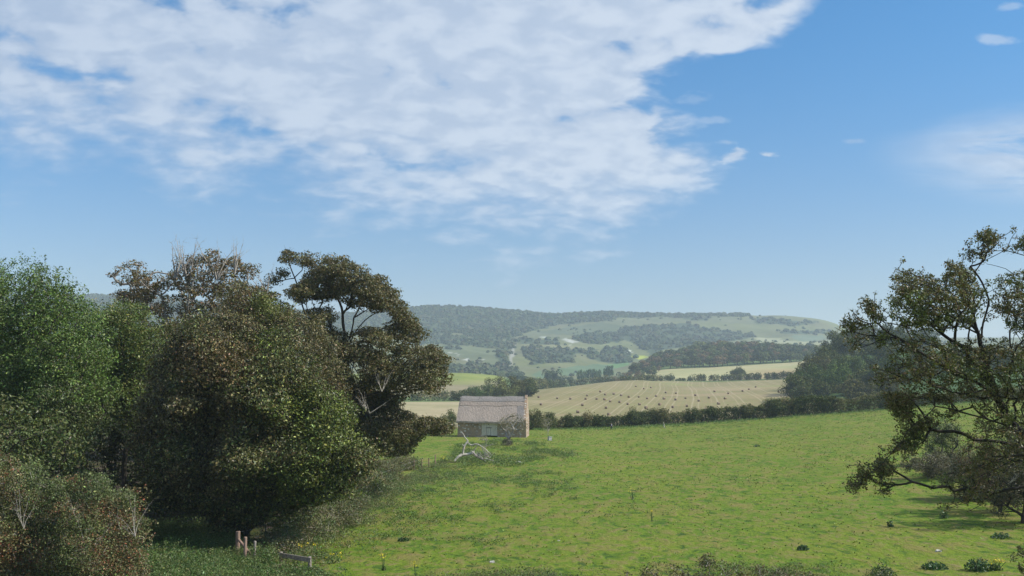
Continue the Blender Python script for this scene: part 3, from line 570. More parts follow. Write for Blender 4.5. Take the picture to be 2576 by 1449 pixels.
lobe([(880,980),(960,990),(1010,1020),(1040,1030),(1075,1040),(1105,1052),(1136,1068),(1136,1082),(1112,1092),(1085,1090),(1060,1115),(1030,1145),(980,1152),(930,1150),(880,1120),(860,1040)], 320, .62, .45, Y=100, dp=4.5); lobe([(880,950),(960,975),(1030,985),(1010,1030),(940,1030),(880,1010)], 60, .62, .4, Y=99, dp=3)
lobe([(640,760),(700,755),(760,770),(810,800),(815,900),(800,980),(700,940),(640,850)], 50, .9, .4, Y=99, dp=4)
lobe([(1050,850),(1105,870),(1120,900),(1142,960),(1118,978),(1060,970)], 40, .55, .4, dp=1.5); lobe([(1060,1045),(1110,1050),(1142,1072),(1136,1092),(1080,1100)], 24, .5, .4, Y=100, dp=1.5); lobe([(990,770),(1035,775),(1060,812),(1040,835),(1000,810)], 16, .7, dp=2); lobe([(760,760),(830,770),(850,800),(820,830),(760,830)], 22, .7, dp=3)
T3 = np.concatenate(T3)
limb = lambda L, Y=97: [P(u, v, Y + d) for u, v, d in L]
limbs = [limb([(860,1000,0),(868,900,0),(868,840,0),(862,790,-1),(845,745,-1),(830,700,0)]), limb([(880,850,0),(890,800,0),(905,770,1),(925,735,1)]), limb([(878,870,-1),(905,820,-1),(950,785,-1),(990,760,-1)]),
         limb([(890,880,1),(930,840,0),(980,820,0),(1020,800,0)]), limb([(840,900,0),(780,820,0),(755,750,0),(742,700,0),(725,655,0)]), limb([(900,940,0),(970,920,-2),(1040,890,-2),(1080,870,-1)]), limb([(880,1010,0),(960,985,-1),(1040,975,-1),(1100,965,0)]), limb([(740,700,0),(760,680,0),(768,655,0)]),
         limb([(895,900,-3),(880,960,-4),(935,1060,-4)]), limb([(882,1080,0),(960,1060,-2),(1050,1085,-2)])]
bf = ([bare_fan(840, 900, 92.5, 5, 60, .5, .05, lg), bare_fan(960, 985, 92, 6, 60, .5, .05, lg), bare_fan(930, 1040, 91.5, 7, 62, .9, .05, lg), bare_fan(852, 668, 96.5, 2, 30, .4, .03, lg)])
plant('sycamore_tree', 'tall olive brown flat-topped tree left of the barn, limbs showing through gaps', 'tree', groundpt(870, 98), T3, .60, 100, .20, OLIVE, .34, bark=BARK, ntw=4, tipr=.026, flat=.58, bias=.35, limbs=limbs, trunk_h=5, bare=bf,
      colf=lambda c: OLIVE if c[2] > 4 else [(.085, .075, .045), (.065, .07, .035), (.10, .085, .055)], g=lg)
# olive tree between the two sycamores and the dark tree
pts = crown_points([(560,720),(620,705),(680,735),(740,765),(790,795),(840,850),(860,930),(880,1040),(860,1140),(760,1150),(660,1000),(580,860)], 88, 4, 360, .9, .35, lg)
plant('field_maple', 'olive tree with yellow-green patches standing against the left side of the flat-topped tree', 'tree', groundpt(760, 88), pts, .9, 165, .19, OLIVE, .35, ntw=1, g=lg, flat=.8,
      colf=lambda c: [(.095, .11, .035), (.08, .09, .03), (.12, .12, .04)] if vnoise(c[0], c[2], 3.0) > .58 else BROWN if vnoise(c[0] + 40, c[2], 3.5) > .55 else OLIVE)
# big dark round tree in front
poly = [(438,838),(470,800),(520,772),(560,778),(610,800),(660,806),(720,830),(770,860),(800,930),(835,980),(880,1010),(895,1080),(940,1130),(950,1180),(915,1205),(865,1250),(800,1275),(720,1310),(640,1330),(560,1335),(500,1300),(430,1290),(380,1280),(330,1210),(318,1100),(350,1000),(385,920),(410,900)]
pts = crown_points(poly, 70, 6.5, 900, .8, .2, lg)
def darkf(c):
    a = vnoise(c[0] + 9, c[2] + 3, 2.6); u, v = proj(*c)
    if v < 960 and u < 640 and a > .45: return [(.085, .068, .036), (.10, .075, .042), (.065, .065, .03), (.13, .085, .05)]
    if u > 660 and a > .66: return [(.085, .105, .03), (.11, .12, .035), (.065, .08, .03)]
    if a < .33: return [(.085, .07, .04), (.10, .075, .045), (.06, .06, .03), (.13, .12, .07)]
    return DARK
plant('dark_round_tree', 'big dark green and russet round tree in the middle of the left clump', 'tree', groundpt(620, 71), pts, .80, 170, .19, DARK, .5, bark=BARK_D, ntw=1, flat=.62, bias=.35, up=.4, shell=.5, colf=darkf, jit=.5, g=lg)
# backing trees that close the clump
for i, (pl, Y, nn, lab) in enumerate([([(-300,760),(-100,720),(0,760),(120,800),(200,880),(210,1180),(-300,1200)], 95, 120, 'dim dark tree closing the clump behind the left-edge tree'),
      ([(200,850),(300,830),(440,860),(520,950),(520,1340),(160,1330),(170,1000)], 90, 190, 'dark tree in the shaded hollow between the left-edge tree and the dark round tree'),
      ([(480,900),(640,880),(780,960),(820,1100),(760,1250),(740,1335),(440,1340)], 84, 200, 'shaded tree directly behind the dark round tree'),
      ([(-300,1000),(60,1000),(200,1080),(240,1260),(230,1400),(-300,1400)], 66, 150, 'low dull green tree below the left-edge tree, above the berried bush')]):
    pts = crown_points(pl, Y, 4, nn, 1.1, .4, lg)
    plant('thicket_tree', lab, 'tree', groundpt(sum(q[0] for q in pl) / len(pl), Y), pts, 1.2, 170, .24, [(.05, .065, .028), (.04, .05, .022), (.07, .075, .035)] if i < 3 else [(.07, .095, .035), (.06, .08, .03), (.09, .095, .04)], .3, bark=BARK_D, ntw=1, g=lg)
# distant-left woods seen through the notch
pts = crown_points([(-400,900),(0,860),(600,860),(980,1000),(1000,1085),(-400,1085)], 150, 8, 230, 2.2, .3, lg)
plant('hedge_tree', 'wide dark thicket behind the whole left clump of trees', 'tree', groundpt(300, 150), pts, 2.3, 130, .55, DARK, .5, bark=BARK_D, ntw=0, g=lg, leafmat_=FARLEAF)
# hawthorn with red berries, bottom left
poly = [(-160,1120),(-40,1085),(10,1110),(40,1175),(85,1165),(120,1205),(165,1180),(200,1215),(235,1180),(262,1190),(290,1240),(330,1235),(350,1290),(385,1310),(380,1360),(385,1449),(370,1540),(-160,1540)]
pts = crown_points(poly, 50, 2.8, 800, .42, .3, lg)
def thornf(c):
    a = vnoise(c[0] * 1 + 7, c[2] * 1 + c[1], .9); u, v = proj(*c)
    if a > .68: return [(.17, .065, .045), (.11, .09, .045), (.10, .085, .04), (.085, .09, .045)]
    if v < 1260 and u > 60: return [(.085, .11, .05), (.10, .12, .055), (.075, .085, .04)]
    return REDDY if a > .35 else [(.08, .10, .04), (.06, .075, .03), (.10, .10, .05)]
bf = ([bare_fan(220, 1400, 47.3, 5, 150, .8, .018, lg), bare_fan(60, 1330, 47.2, 5, 120, .6, .016, lg), bare_fan(340, 1350, 48, 5, 110, .7, .014, lg)])
plant('hawthorn_bush', 'large bush in the bottom left corner, speckled with red berries and reddish leaves', 'bush', groundpt(150, 50), pts, .45, 190, .095, REDDY, .07, bark=GREYB, ntw=2, tipr=.008, shell=.35, bias=.2, flat=.9, colf=thornf, jit=.35, bare=bf, g=lg)

# ------------------------------------------------------------------ bramble bank along the wire fence and the nettle bed
for i, (u, Y, ru, h, lab) in enumerate([(720, 68, 2.0, 1.9, 'bramble bush beside the end post of the wire fence, nearest the plank barrier'), (790, 74, 2.2, 2.2, 'grey brown bramble bush second from the barrier, under the dark round tree'),
        (850, 82, 2.3, 2.3, 'bramble bush crossed by dead grey stems, below the dark round tree'), (885, 93, 2.6, 2.4, 'bramble bush around the lone pale post midway along the bank'),
        (925, 106, 2.8, 2.5, 'brownish bramble bush at the foot of the flat-topped tree'), (965, 121, 3.0, 2.2, 'low bramble bush behind the row of short fence posts'), (1010, 140, 3.0, 2.4, 'green bush at the far end of the bramble bank, nearest the fallen dead tree')]):
    b = groundpt(u, Y); kk = 70 if Y < 100 else 60; d = nz(lg.standard_normal((kk, 3))); d[:, 2] = np.abs(d[:, 2]); pts = b + d * (lg.random((kk, 1)) ** .4) * [ru, ru * 1.3, h * .85] + [0, 0, .1]
    bf = bare_fan(proj(*b)[0], proj(*b)[1] - 15, Y - ru * .7, 5, 45, .9, .015, lg) if i in (1, 2) else None; bf = [bf] if bf else None
    plant('bramble_bush', lab, 'bush', b, pts, .62, 190, .11 if Y < 100 else .14, BRAMB, .05, bark=GREYB, ntw=2, tipr=.012, g=lg, bare=bf, stem='stems', crown='foliage', colf=lambda c: BRAMB if vnoise(c[0], c[1], 1.6) > .4 else [(.065, .10, .032), (.055, .08, .03), (.085, .11, .04)])
def scatter(polyD, n, ymin, ymax, g):
    """random ground points whose place falls inside an outline on the ground"""
    pa = np.array(polyD, float); out = np.zeros((0, 3)); x0 = (pa[:, 0].min() - CU) / FPX; x1 = (pa[:, 0].max() - CU) / FPX
    for _ in range(60):
        y = ymin + (ymax - ymin) * g.random(n * 2); x = y * g.uniform(x0 * 1.02 - .002, x1 * 1.02 + .002, n * 2); keep = g.random(n * 2) < y / ymax; x, y = x[keep], y[keep]; z = H(x, y)
        u, v = proj(x, y, z); ok = inpoly(u, v, polyD); out = np.concatenate([out, np.stack([x, y, z], 1)[ok]])
        if len(out) >= n: break
    return out[:n]
def stalks(base, h, size, per, pal, g, spread=.12, asp=.4, hf=None):
    n = len(base); h = h * (hf if hf is not None else np.ones(n))[:, None, None]; t = g.random((n, per, 1)) ** .8; hh = h * g.uniform(.6, 1.15, (n, 1, 1)); lean = g.standard_normal((n, 1, 3)) * [.18, .18, 0]
    p = base[:, None] + lean * hh * t + t * hh * [0, 0, 1.0] + g.standard_normal((n, per, 3)) * [spread, spread, .05]; c = np.repeat(pick(pal, n, g, .2), per, 0) * np.exp(.2 * g.standard_normal((n * per, 1)))
    return leafquads(p.reshape(-1, 3), size, c, up=.25, asp=asp, g=g)
def addstuff(name, parts, mat, label=None):
    V, F, c, o = [], [], [], 0
    for v, f, q in parts: V.append(v); F.append(f + o); c.append(q); o += len(v)
    ob = meshobj(name, np.concatenate(V), np.concatenate(F), mat, col=np.concatenate(c)); ob['kind'] = 'stuff'
    if label: ob['label'] = label
    return ob
nb = scatter([(330,1335),(420,1340),(600,1350),(700,1425),(800,1440),(900,1500),(960,1640),(200,1640),(240,1450)], 11500, 44, 78, lg)
nu = proj(nb[:, 0], nb[:, 1], nb[:, 2])[0]; nhf = np.where(nb[:, 1] < 62, np.interp(nu, [520, 600, 680, 760, 900], [1, .6, .38, .3, .2]), np.interp(nu, [560, 640], [1, .8])) * (.45 + 1.1 * vnoise(nb[:, 0], nb[:, 1], 1.3))
addstuff('nettles', [stalks(nb, 1.05, .10, 26, NETT + [(.11, .125, .045)], lg, hf=nhf)], LEAF, 'bed of green nettles filling the bottom left of the picture, right of the berried bush')
vb = scatter([(640,1500),(700,1400),(800,1330),(900,1270),(1000,1215),(1080,1170),(1130,1158),(1200,1175),(1180,1230),(1100,1300),(1010,1360),(930,1430),(880,1480),(780,1540)], 8500, 52, 150, lg); bu, bv = proj(vb[:, 0], vb[:, 1], vb[:, 2]); be = np.interp(bv, [1158, 1210, 1260, 1330, 1400, 1500], [1110, 1050, 985, 895, 820, 770]); vb = vb[lg.random(len(vb)) < 1 / (1 + np.exp((bu - be - (vnoise(vb[:, 0], vb[:, 1], 2.5) - .5) * 130) / 22))]
addstuff('undergrowth', [stalks(vb, .48, .12, 15, BRAMB + NETT + [(.13, .16, .06)], lg, spread=.2, hf=.4 + 1.1 * vnoise(vb[:, 0], vb[:, 1], 1.5))], LEAF, 'rank growth along the foot of the wire fence')

# ------------------------------------------------------------------ meadow: grass tufts and weeds
gg = np.random.default_rng(5)
def tufts(base, h, w, n, pal, g):
    N = len(base); a = g.random((N, n)) * 2 * math.pi; off = np.stack([np.cos(a), np.sin(a), 0 * a], -1); root = base[:, None] + off * w * .3 * g.random((N, n, 1)); tip = root + off * w * g.random((N, n, 1)) + np.array([0, 0, 1.0]) * h * g.uniform(.5, 1.2, (N, n, 1)); s = np.stack([-np.sin(a), np.cos(a), 0 * a], -1) * .018 * (1 + base[:, None, 1:2] / 60)
    V = np.stack([root - s, root + s, tip + s * .3, tip - s * .3], 2).reshape(-1, 3); c = np.repeat(pick(pal, N, g, .25), n * 4, 0); return V, np.arange(len(V)).reshape(-1, 4), c
mead = [(-100,1700),(600,1500),(860,1400),(1000,1250),(1110,1150),(1140,1090),(1340,1078),(1540,1076),(1750,1068),(1990,1050),(2250,1030),(2640,1000),(2700,1700)]
mp_ = scatter(mead, 15000, 52, 250, gg); nn_ = fbm(mp_[:, 0], mp_[:, 1], 9, 3); mp_ = mp_[gg.random(len(mp_)) < np.clip((nn_ - .33) * 3.2, .06, 1)]
addstuff('grass', [tufts(mp_, .08, .15, 7, [(.16, .21, .03), (.14, .19, .03), (.20, .22, .06), (.11, .16, .03)], gg)], LEAF, 'tufts of longer grass over the meadow')
wd = scatter(mead, 21000, 52, 240, gg); nn_ = fbm(wd[:, 0] + 77, wd[:, 1] * .7, 13, 4); U_, V_ = proj(wd[:, 0], wd[:, 1], wd[:, 2])
dens = np.clip((nn_ - .58) * 2.6, .003, .4) + .95 * np.exp(-((U_ - 1230) / 180) ** 2 - ((V_ - 1290) / 48) ** 2) * (nn_ > .42) + .8 * np.exp(-((U_ - 1120) / 110) ** 2 - ((V_ - 1200) / 30) ** 2) + .5 * np.exp(-((U_ - 1000) / 90) ** 2 - ((V_ - 1330) / 45) ** 2) * (nn_ > .45) + .5 * np.exp(-((U_ - 1130) / 120) ** 2 - ((V_ - 1215) / 40) ** 2) + .25 * np.exp(-((U_ - 1300) / 160) ** 2 - ((V_ - 1205) / 18) ** 2)
wd = wd[gg.random(len(wd)) < dens * .75]
w2 = scatter([(900,1400),(1010,1280),(1090,1180),(1180,1170),(1420,1190),(1480,1240),(1380,1330),(1250,1370),(1050,1410)], 9000, 60, 150, gg); q = fbm(w2[:, 0] * 1.2 + 30, w2[:, 1] * .8, 7, 4); w2 = w2[gg.random(len(w2)) < np.clip((q - .50) * 2.4, 0, .22)]; wd = np.concatenate([wd, w2])
addstuff('weeds', [stalks(wd, .26, .10, 26, [(.06, .105, .025), (.075, .125, .03), (.095, .13, .045), (.05, .085, .027)], gg, spread=.22, asp=.5)], LEAF, 'dark patches of creeping thistle and dock in the meadow')
rp = scatter([(1120,1172),(1150,1120),(1270,1108),(1370,1120),(1460,1145),(1400,1165),(1220,1180)], 2600, 125, 215, gg); rp = rp[fbm(rp[:, 0], rp[:, 1], 5, 3) > .47]
addstuff('nettles', [stalks(rp, .65, .17, 18, [(.065, .11, .03), (.08, .125, .035), (.10, .13, .05)], gg, spread=.28, hf=.4 + 1.1 * vnoise(rp[:, 0], rp[:, 1], 3))], LEAF, 'dark nettle patch around and right of the fallen dead tree')
br = scatter([(1340,1076),(1540,1074),(1750,1065),(1990,1047),(2250,1026),(2600,1000),(2600,1006),(2250,1033),(1990,1054),(1750,1072),(1540,1082),(1340,1084)], 2600, 215, 275, gg)
addstuff('rough_grass', [stalks(br, .5, .22, 9, [(.085, .15, .035), (.11, .16, .04), (.06, .11, .03)], gg, spread=.3)], LEAF, 'rough grass along the foot of the far hedge')

fr = scatter([(960,1460),(1180,1444),(1300,1434),(1500,1428),(1700,1410),(1900,1418),(2120,1436),(2200,1640),(880,1640)], 5200, 44, 60, gg); fr = fr[gg.random(len(fr)) < np.clip((fbm(fr[:, 0], fr[:, 1], 3, 3) - .38) * 4, .05, 1)]
addstuff('weeds', [stalks(fr, .38, .085, 20, [(.07, .11, .035), (.09, .12, .045), (.06, .085, .03), (.12, .11, .06)], gg, spread=.18, hf=.4 + 1.2 * vnoise(fr[:, 0], fr[:, 1], 1.4))], LEAF, 'weedy fringe along the bottom edge of the picture')
YEL = leafmat('petal', .6, .2)
def ragwort(u, v, h, w, n, lab):
    b = hit(u, v); t = thing('ragwort_plant', lab, 'flower', b, 'yellow flowering ragwort plants in the meadow'); sp = gg.standard_normal((n, 3)) * [w, w * .6, 0]; top = b + sp + [0, 0, h] + gg.standard_normal((n, 3)) * [0, 0, h * .12]
    V, F = tubes(np.repeat(b[None], n, 0) + sp * .3, top, np.full(n, .02), np.full(n, .012), 4); V2, F2, c2 = leafquads(b + sp[gg.choice(n, n * 8)] * .7 + np.abs(gg.standard_normal((n * 8, 3))) * [.05, .05, h * .3], .16, pick(NETT, n * 8, gg), g=gg)
    meshobj('stems', V - b, F, solid('green_stem', (.08, .14, .04)), t); meshobj('leaves', V2 - b, F2, LEAF, t, col=c2)
    fp = top[gg.choice(n, n * 9)] + gg.standard_normal((n * 9, 3)) * [.08, .08, .05]; V, F, c = leafquads(fp, .06, pick([(.62, .50, .02), (.52, .43, .03)], len(fp), gg, .1), up=1.2, asp=.9, g=gg); meshobj('flowers', V - b, F, YEL, t, col=c)['kind'] = 'stuff'
for q in [(1114, 1166, .95, .30, 12, 'tall yellow ragwort left of the fallen dead tree'), (791, 1406, .9, .12, 4, 'yellow ragwort standing just behind the plank barrier'), (835, 1418, .5, .28, 6, 'low yellow ragwort right of the plank barrier'), (760, 1404, .8, .2, 4, 'yellow ragwort behind the middle of the plank barrier'),
          (963, 1436, .9, .10, 4, 'yellow ragwort with its flower head in the bare turf left of the post stub'), (1049, 1460, .9, .10, 4, 'yellow ragwort right of the post stub at the bottom edge'), (1593, 1257, 1.0, .25, 6, 'slender yellow ragwort alone in the middle of the meadow'),
          (1640, 1312, .8, .08, 3, 'thin ragwort with few flowers, in the open turf lower right of the slender one'), (2500, 1436, .55, .42, 12, 'spread of yellow ragwort beside the dark dock plant at lower right'), (1405, 1140, .6, .3, 5, 'faint yellow ragwort between the nettle patch and the grey box')]: ragwort(*q)
def weed(name, u, v, r, h, n, lab, pal=[(.04, .085, .035), (.055, .10, .04), (.035, .07, .03)], size=.16):
    b = hit(u, v); d = nz(gg.standard_normal((n, 3))); d[:, 2] = np.abs(d[:, 2]); p = b + d * gg.random((n, 1)) ** .4 * [r, r, h]; V, F, c = leafquads(p, size, pick(pal, n, gg), d, .5, g=gg)
    t = thing(name, lab, 'plant', b, 'dark broad-leaved weeds in the meadow'); meshobj('leaves', V - b, F, LEAF, t, col=c); e = p[:16]; meshobj('stems', *(lambda vf: (vf[0] - b, vf[1]))(tubes(np.repeat(b[None], 16, 0), e, np.full(16, .012), np.full(16, .006), 3)), GREYB, t)
for q in [('dock_plant', 2462, 1436, .75, .75, 520, 'largest dark dock plant, beside yellow flowers at lower right'), ('dock_plant', 2350, 1432, .75, .4, 330, 'low spreading dark dock plant left of the largest one'), ('thistle', 2610, 1362, .5, .45, 200, 'thistle clump at the right edge below the thorn tree'), ('thistle', 2520, 1355, .7, .4, 220, 'grey green thistle clump right of the open turf, below the thorn tree'),
          ('dock_plant', 1904, 1124, .55, .5, 120, 'small dark dock plant standing alone far out in the meadow'), ('thistle', 1015, 1362, .45, .3, 160, 'dark thistle patch in the turf nearest the bramble bank'), ('dock_plant', 2020, 1384, .4, .35, 130, 'small dark plant at the lower middle right of the turf'), ('thistle', 2240, 1326, .25, .5, 90, 'narrow thistle below the drooping branches of the thorn tree'), ('thistle', 2375, 1305, .35, .7, 130, 'upright thistle under the tips of the thorn tree')]: weed(*q)
# foreground bramble tops
def fgbush(name, poly, Y, n, lab, pal, r=.3):
    pts = crown_points(poly, Y, 1.4, n, r, .4, gg); b = groundpt(sum(q[0] for q in poly) / len(poly), Y)
    plant(name, lab, 'bush', b, pts, r, 120, .085, pal, .04, bark=GREYB, ntw=4, tipr=.008, g=gg, stem='stems', crown='foliage', trunk_h=.5, flat=.8)
fgbush('bramble_bush', [(1480,1520),(1560,1440),(1650,1420),(1730,1412),(1790,1392),(1850,1405),(1870,1425),(1950,1430),(2060,1442),(2100,1520)], 44, 110, 'bramble tops poking into the bottom of the picture, right of centre', [(.065, .085, .035), (.10, .085, .05), (.05, .065, .03), (.13, .09, .06)])
fgbush('bramble_bush', [(2140,1520),(2180,1440),(2240,1432),(2300,1520)], 44, 22, 'small dark bush top at the bottom edge below the dock plants', [(.045, .075, .03), (.06, .09, .035)])
fgbush('bramble_bush', [(1230,1520),(1290,1450),(1380,1440),(1450,1452),(1500,1520)], 44, 40, 'low green bush top at the bottom edge, left of the bramble tops', [(.06, .10, .035), (.085, .10, .05), (.05, .08, .03)])
V, F = [], []
def stone(u, v, s, lab):
    b = hit(u, v); k = 10; d = nz(gg.standard_normal((60, 3))); import bmesh
    bm = bmesh.new(); bmesh.ops.create_icosphere(bm, subdivisions=2, radius=1)
    for w in bm.verts: w.co = Vector([w.co.x * s * 1.5, w.co.y * s, w.co.z * s * .6]) * (1 + .18 * gg.normal())
    me = bpy.data.meshes.new('chalk_stone'); bm.to_mesh(me); bm.free(); me.materials.append(CHALK); o = bpy.data.objects.new('chalk_stone', me); C.objects.link(o); o.location = (b[0], b[1], b[2] + s * .3); tag(o, lab, 'stone', 'pale chalk stones on the turf')
CHALK = solid('chalk', (.5, .48, .42), (.36, .34, .3), 8)
for q in [(1238, 1416, .12, 'white chalk stone on the turf near the bottom edge'), (1304, 1165, .25, 'white chalk stone just right of the fallen dead tree'), (1405, 1362, .07, 'small white stone in the open turf, right of the chalk stone nearest the bottom'), (2362, 1388, .14, 'flat white stone at the lower right, above the dock plants')]: stone(*q)

# ------------------------------------------------------------------ fences, stile, gate, box
def wirefence():
    b = groundpt(625, 62); t = thing('wire_fence', 'wire fence on round wooden posts along the foot of the left-hand trees', 'fence', b); g = np.random.default_rng(2)
    line = [(607, 64, 1.85, .15), (677, 71, 1.5, .06), (881, 97, 1.7, .07), (963, 113, 1.7, .07), (1043, 138, 1.35, .075), (1062, 140, 1.45, .075), (1080, 142, 1.3, .075), (1096, 145, 1.4, .09)]; tops = []
    for i, (u, Y, h, r) in enumerate(line):
        p = groundpt(u, Y); tops.append((p, h)); V, F = post(p, h, r, (g.normal() * .03, g.normal() * .03), seed=i); meshobj('post', V - b, F, POSTM if i == 0 or i > 3 else RAILM, t, smooth=False)
    p = groundpt(607, 63.8); e = groundpt(652, 62.4); V, F = tubes([p + [.05, 0, 1.35]], [e + [0, 0, .25]], [.085], [.085], 8); meshobj('brace', V - b, F, POSTM, t)
    for hh in (1.0, .6):
        A, B = [], []
        for (p, h), (q, k) in zip(tops[:-1], tops[1:]): 
            a = p + [0, 0, h * hh * .95]; c = q + [0, 0, k * hh * .95]; m = (a + c) / 2 - [0, 0, .06]; A += [a, m]; B += [m, c]
        V, F = tubes(A, B, [.006] * len(A), [.006] * len(A), 4); meshobj('wire', V - b, F, WIRE, t)
wirefence()
def lonepost(u, Y, h, r, lab, m=POSTM, lean=(0, 0)):
    b = groundpt(u, Y); V, F = post(b * 0, h, r, lean, seed=int(u)); o = meshobj('fence_post', V, F, m); o.location = tuple(b); tag(o, lab, 'post', 'old wooden posts around the nettle bed')
lonepost(625.5, 62, 1.75, .11, 'thick upright reddish post in front of the braced strainer post'); lonepost(648, 62.4, 1.45, .085, 'slimmer post with loose wire, right of the thick reddish post', RAILM, (.03, 0))
lonepost(1004, 56.5, .18, .12, 'sawn-off post stub at the bottom edge of the picture', RAILM)
def barrier():
    b = groundpt(745, 62); t = thing('rail_barrier', 'low weathered plank barrier on two posts at the edge of the nettle bed', 'barrier', b); pA = P(706, 1394, 63); pB = P(778, 1406, 59.8)
    for k, (p, u, Y) in enumerate(((pA, 706, 63), (pB, 779, 59.8))):
        gz = float(H(p[0], p[1])); V, F = post(np.array([p[0], p[1] + .14, gz]), p[2] - gz + .12, .115, seed=k + 40); meshobj('post', V - b, F, RAILM, t)
    d = pB - pA; L = np.linalg.norm(d); q, F = box(0, 0, 0, L + .45, .07, .27); yaw = math.atan2(d[1], d[0]); pit = math.atan2(d[2], math.hypot(d[0], d[1])); c, s = math.cos(pit), math.sin(pit); q = q @ np.array([[c, 0, s], [0, 1, 0], [-s, 0, c]]); c, s = math.cos(yaw), math.sin(yaw); q = q @ np.array([[c, s, 0], [-s, c, 0], [0, 0, 1]]); q = q + (pA + pB) / 2 + [0, -.03, -.05]
    meshobj('rail', q - b, F, RAILM, t)
barrier()
def gate():
    b = groundpt(1112, 262); t = thing('field_gate', 'small pale gate left of the barn, in line with a low rail fence', 'gate', b); m = solid('white_gate', (.6, .6, .56)); [meshobj('gate_post', V - b, F, m, t) for V, F in (box(b[0] - 1.0, b[1], b[2] + .85, .14, .14, 1.7), box(b[0] + 1.0, b[1], b[2] + .85, .14, .14, 1.7))]
    V, F = joinvf([box(b[0], b[1], b[2] + z, 1.86, .06, .11) for z in (.35, .7, 1.05, 1.45)]); meshobj('gate_bars', V - b, F, m, t)
    b = groundpt(1136, 263); t = thing('rail_fence', 'low grey post-and-rail fence between the pale gate and the barn', 'fence', b); A = groundpt(1121, 262.5); B = groundpt(1149, 263)
    for i in range(4): p = A + (B - A) * i / 3; V, F = box(p[0], p[1], p[2] + .5, .12, .12, 1.2); meshobj('post', V - b, F, RAILM, t)
    V, F = tubes([A + [0, 0, .45], A + [0, 0, .9]], [B + [0, 0, .45], B + [0, 0, .9]], [.05, .05], [.05, .05], 6); meshobj('rails', V - b, F, RAILM, t)
gate()
def boxthing():
    b = hit(1383, 1108.5); t = thing('stone_box', 'small pale box-like block tilted in the grass right of the barn', 'box', b); V, F = box(0, 0, .36, .62, .62, .74, .45, .12); meshobj('block', V, F, STONEM, t); V, F = box(.08, 0, .76, .72, .70, .07, .45, .12); meshobj('lid', V, F, solid('lid_grey', (.5, .5, .48)), t)
boxthing()
# fallen dead tree
def deadtree():
    Y = 148; b = groundpt(1185, Y); t = thing('fallen_dead_tree', 'fallen dead tree with bleached white limbs lying in front of the barn', 'dead tree', b); D = lambda x, y, dy=0.: P(1028.6 + x * .16667, 939.2 + y * .16667, Y + dy)
    def limb(L, rs): p = np.array([D(*q) for q in L]); rs = [q * .78 for q in rs]; return tubes(p[:-1], p[1:], rs[:-1], rs[1:], 7)
    V, F = joinvf([limb([(685,1325,-.6),(740,1265,-.3),(800,1230,0),(870,1225,.2),(940,1210,.3),(990,1190,.5)], [.16,.26,.30,.27,.24,.18]), limb([(815,1225,0),(822,1160,0),(838,1100,.1),(860,1060,.2),(890,1030,.3),(880,1005,.3),(845,970,.2),(825,925,.1),(800,890,0),(778,865,0)], [.20,.17,.16,.17,.19,.13,.10,.08,.05,.02]),
        limb([(888,1040,.3),(910,1070,.3),(950,1085,.2),(1000,1070,.1),(1040,1072,0),(1090,1100,-.1),(1130,1125,-.2),(1180,1170,-.3),(1215,1200,-.3),(1245,1230,-.4)], [.12,.13,.14,.15,.14,.11,.10,.08,.06,.03]), limb([(835,1100,.1),(815,1085,0),(808,1065,0)], [.10,.07,.03]), limb([(940,1210,.3),(950,1180,.1),(935,1160,0)], [.12,.08,.04]), limb([(800,1230,0),(780,1205,-.2)], [.1,.03]),
        limb([(1095,1100,0),(1120,1160,-.1),(1150,1215,-.2),(1165,1275,-.3)], [.09,.08,.07,.05]), limb([(1150,1215,0),(1175,1230,0),(1190,1190,0)], [.06,.05,.02]), limb([(1140,1280,-.6),(1200,1295,-.8),(1250,1312,-.9),(1350,1345,-1)], [.08,.08,.06,.03]), limb([(1030,1205,0),(1080,1250,-.2),(1130,1300,-.3)], [.08,.07,.04])])
    V = V + lg.standard_normal(V.shape) * .006; meshobj('limbs', V - b, F, PALE, t, smooth=True)
    V, F = joinvf([limb([(960,1210,.6),(1000,1140,.6),(1030,1090,.6)], [.14,.11,.06]), limb([(950,1180,.4),(1010,1240,.3),(1090,1290,.2),(1160,1330,0)], [.2,.22,.2,.12]), bare_fan(1203, 1152, Y - .2, 16, 30, 1.0, .03, lg), bare_fan(1215, 1155, Y + .5, 12, 35, 1.2, .03, lg), bare_fan(1232, 1152, Y, 10, 32, .8, .03, lg)]); meshobj('broken_branches', V - b, F, GREYB, t, smooth=True)
deadtree()
p = np.array([P(1028.6 + x * .16667, 939.2 + y * .16667, 181 + lg.normal() * .8) for x, y in [(1370,760),(1400,720),(1430,700),(1470,690),(1520,660),(1560,640),(1600,640),(1650,660),(1690,690),(1720,730),(1740,780),(1390,800),(1420,840),(1460,870),(1500,820),(1550,760),(1600,720),(1650,740),(1690,790),(1700,840),(1450,760),(1500,740),(1560,700),(1350,830),(1620,800),(1590,850),(1480,790),(1730,850),(1690,890),(1650,880)]])
lb = [[P(1028.6 + x * .16667, 939.2 + y * .16667, 181) for x, y in L] for L in ([(1500,1080),(1505,1010),(1525,950),(1560,900),(1585,860),(1560,800),(1565,760)], [(1530,950),(1500,870),(1470,800)], [(1580,870),(1640,850),(1680,800)])]
plant('windswept_hawthorn', 'small windswept tree with a thin brown crown in front of the barn gable end', 'tree', groundpt(1277, 181), p, .62, 75, .13, [(.17, .135, .075), (.13, .105, .06), (.11, .11, .05)], .28, bark=GREYB, limbs=lb, trunk_h=1.2, ntw=7, tipr=.03, flat=.75, g=lg)
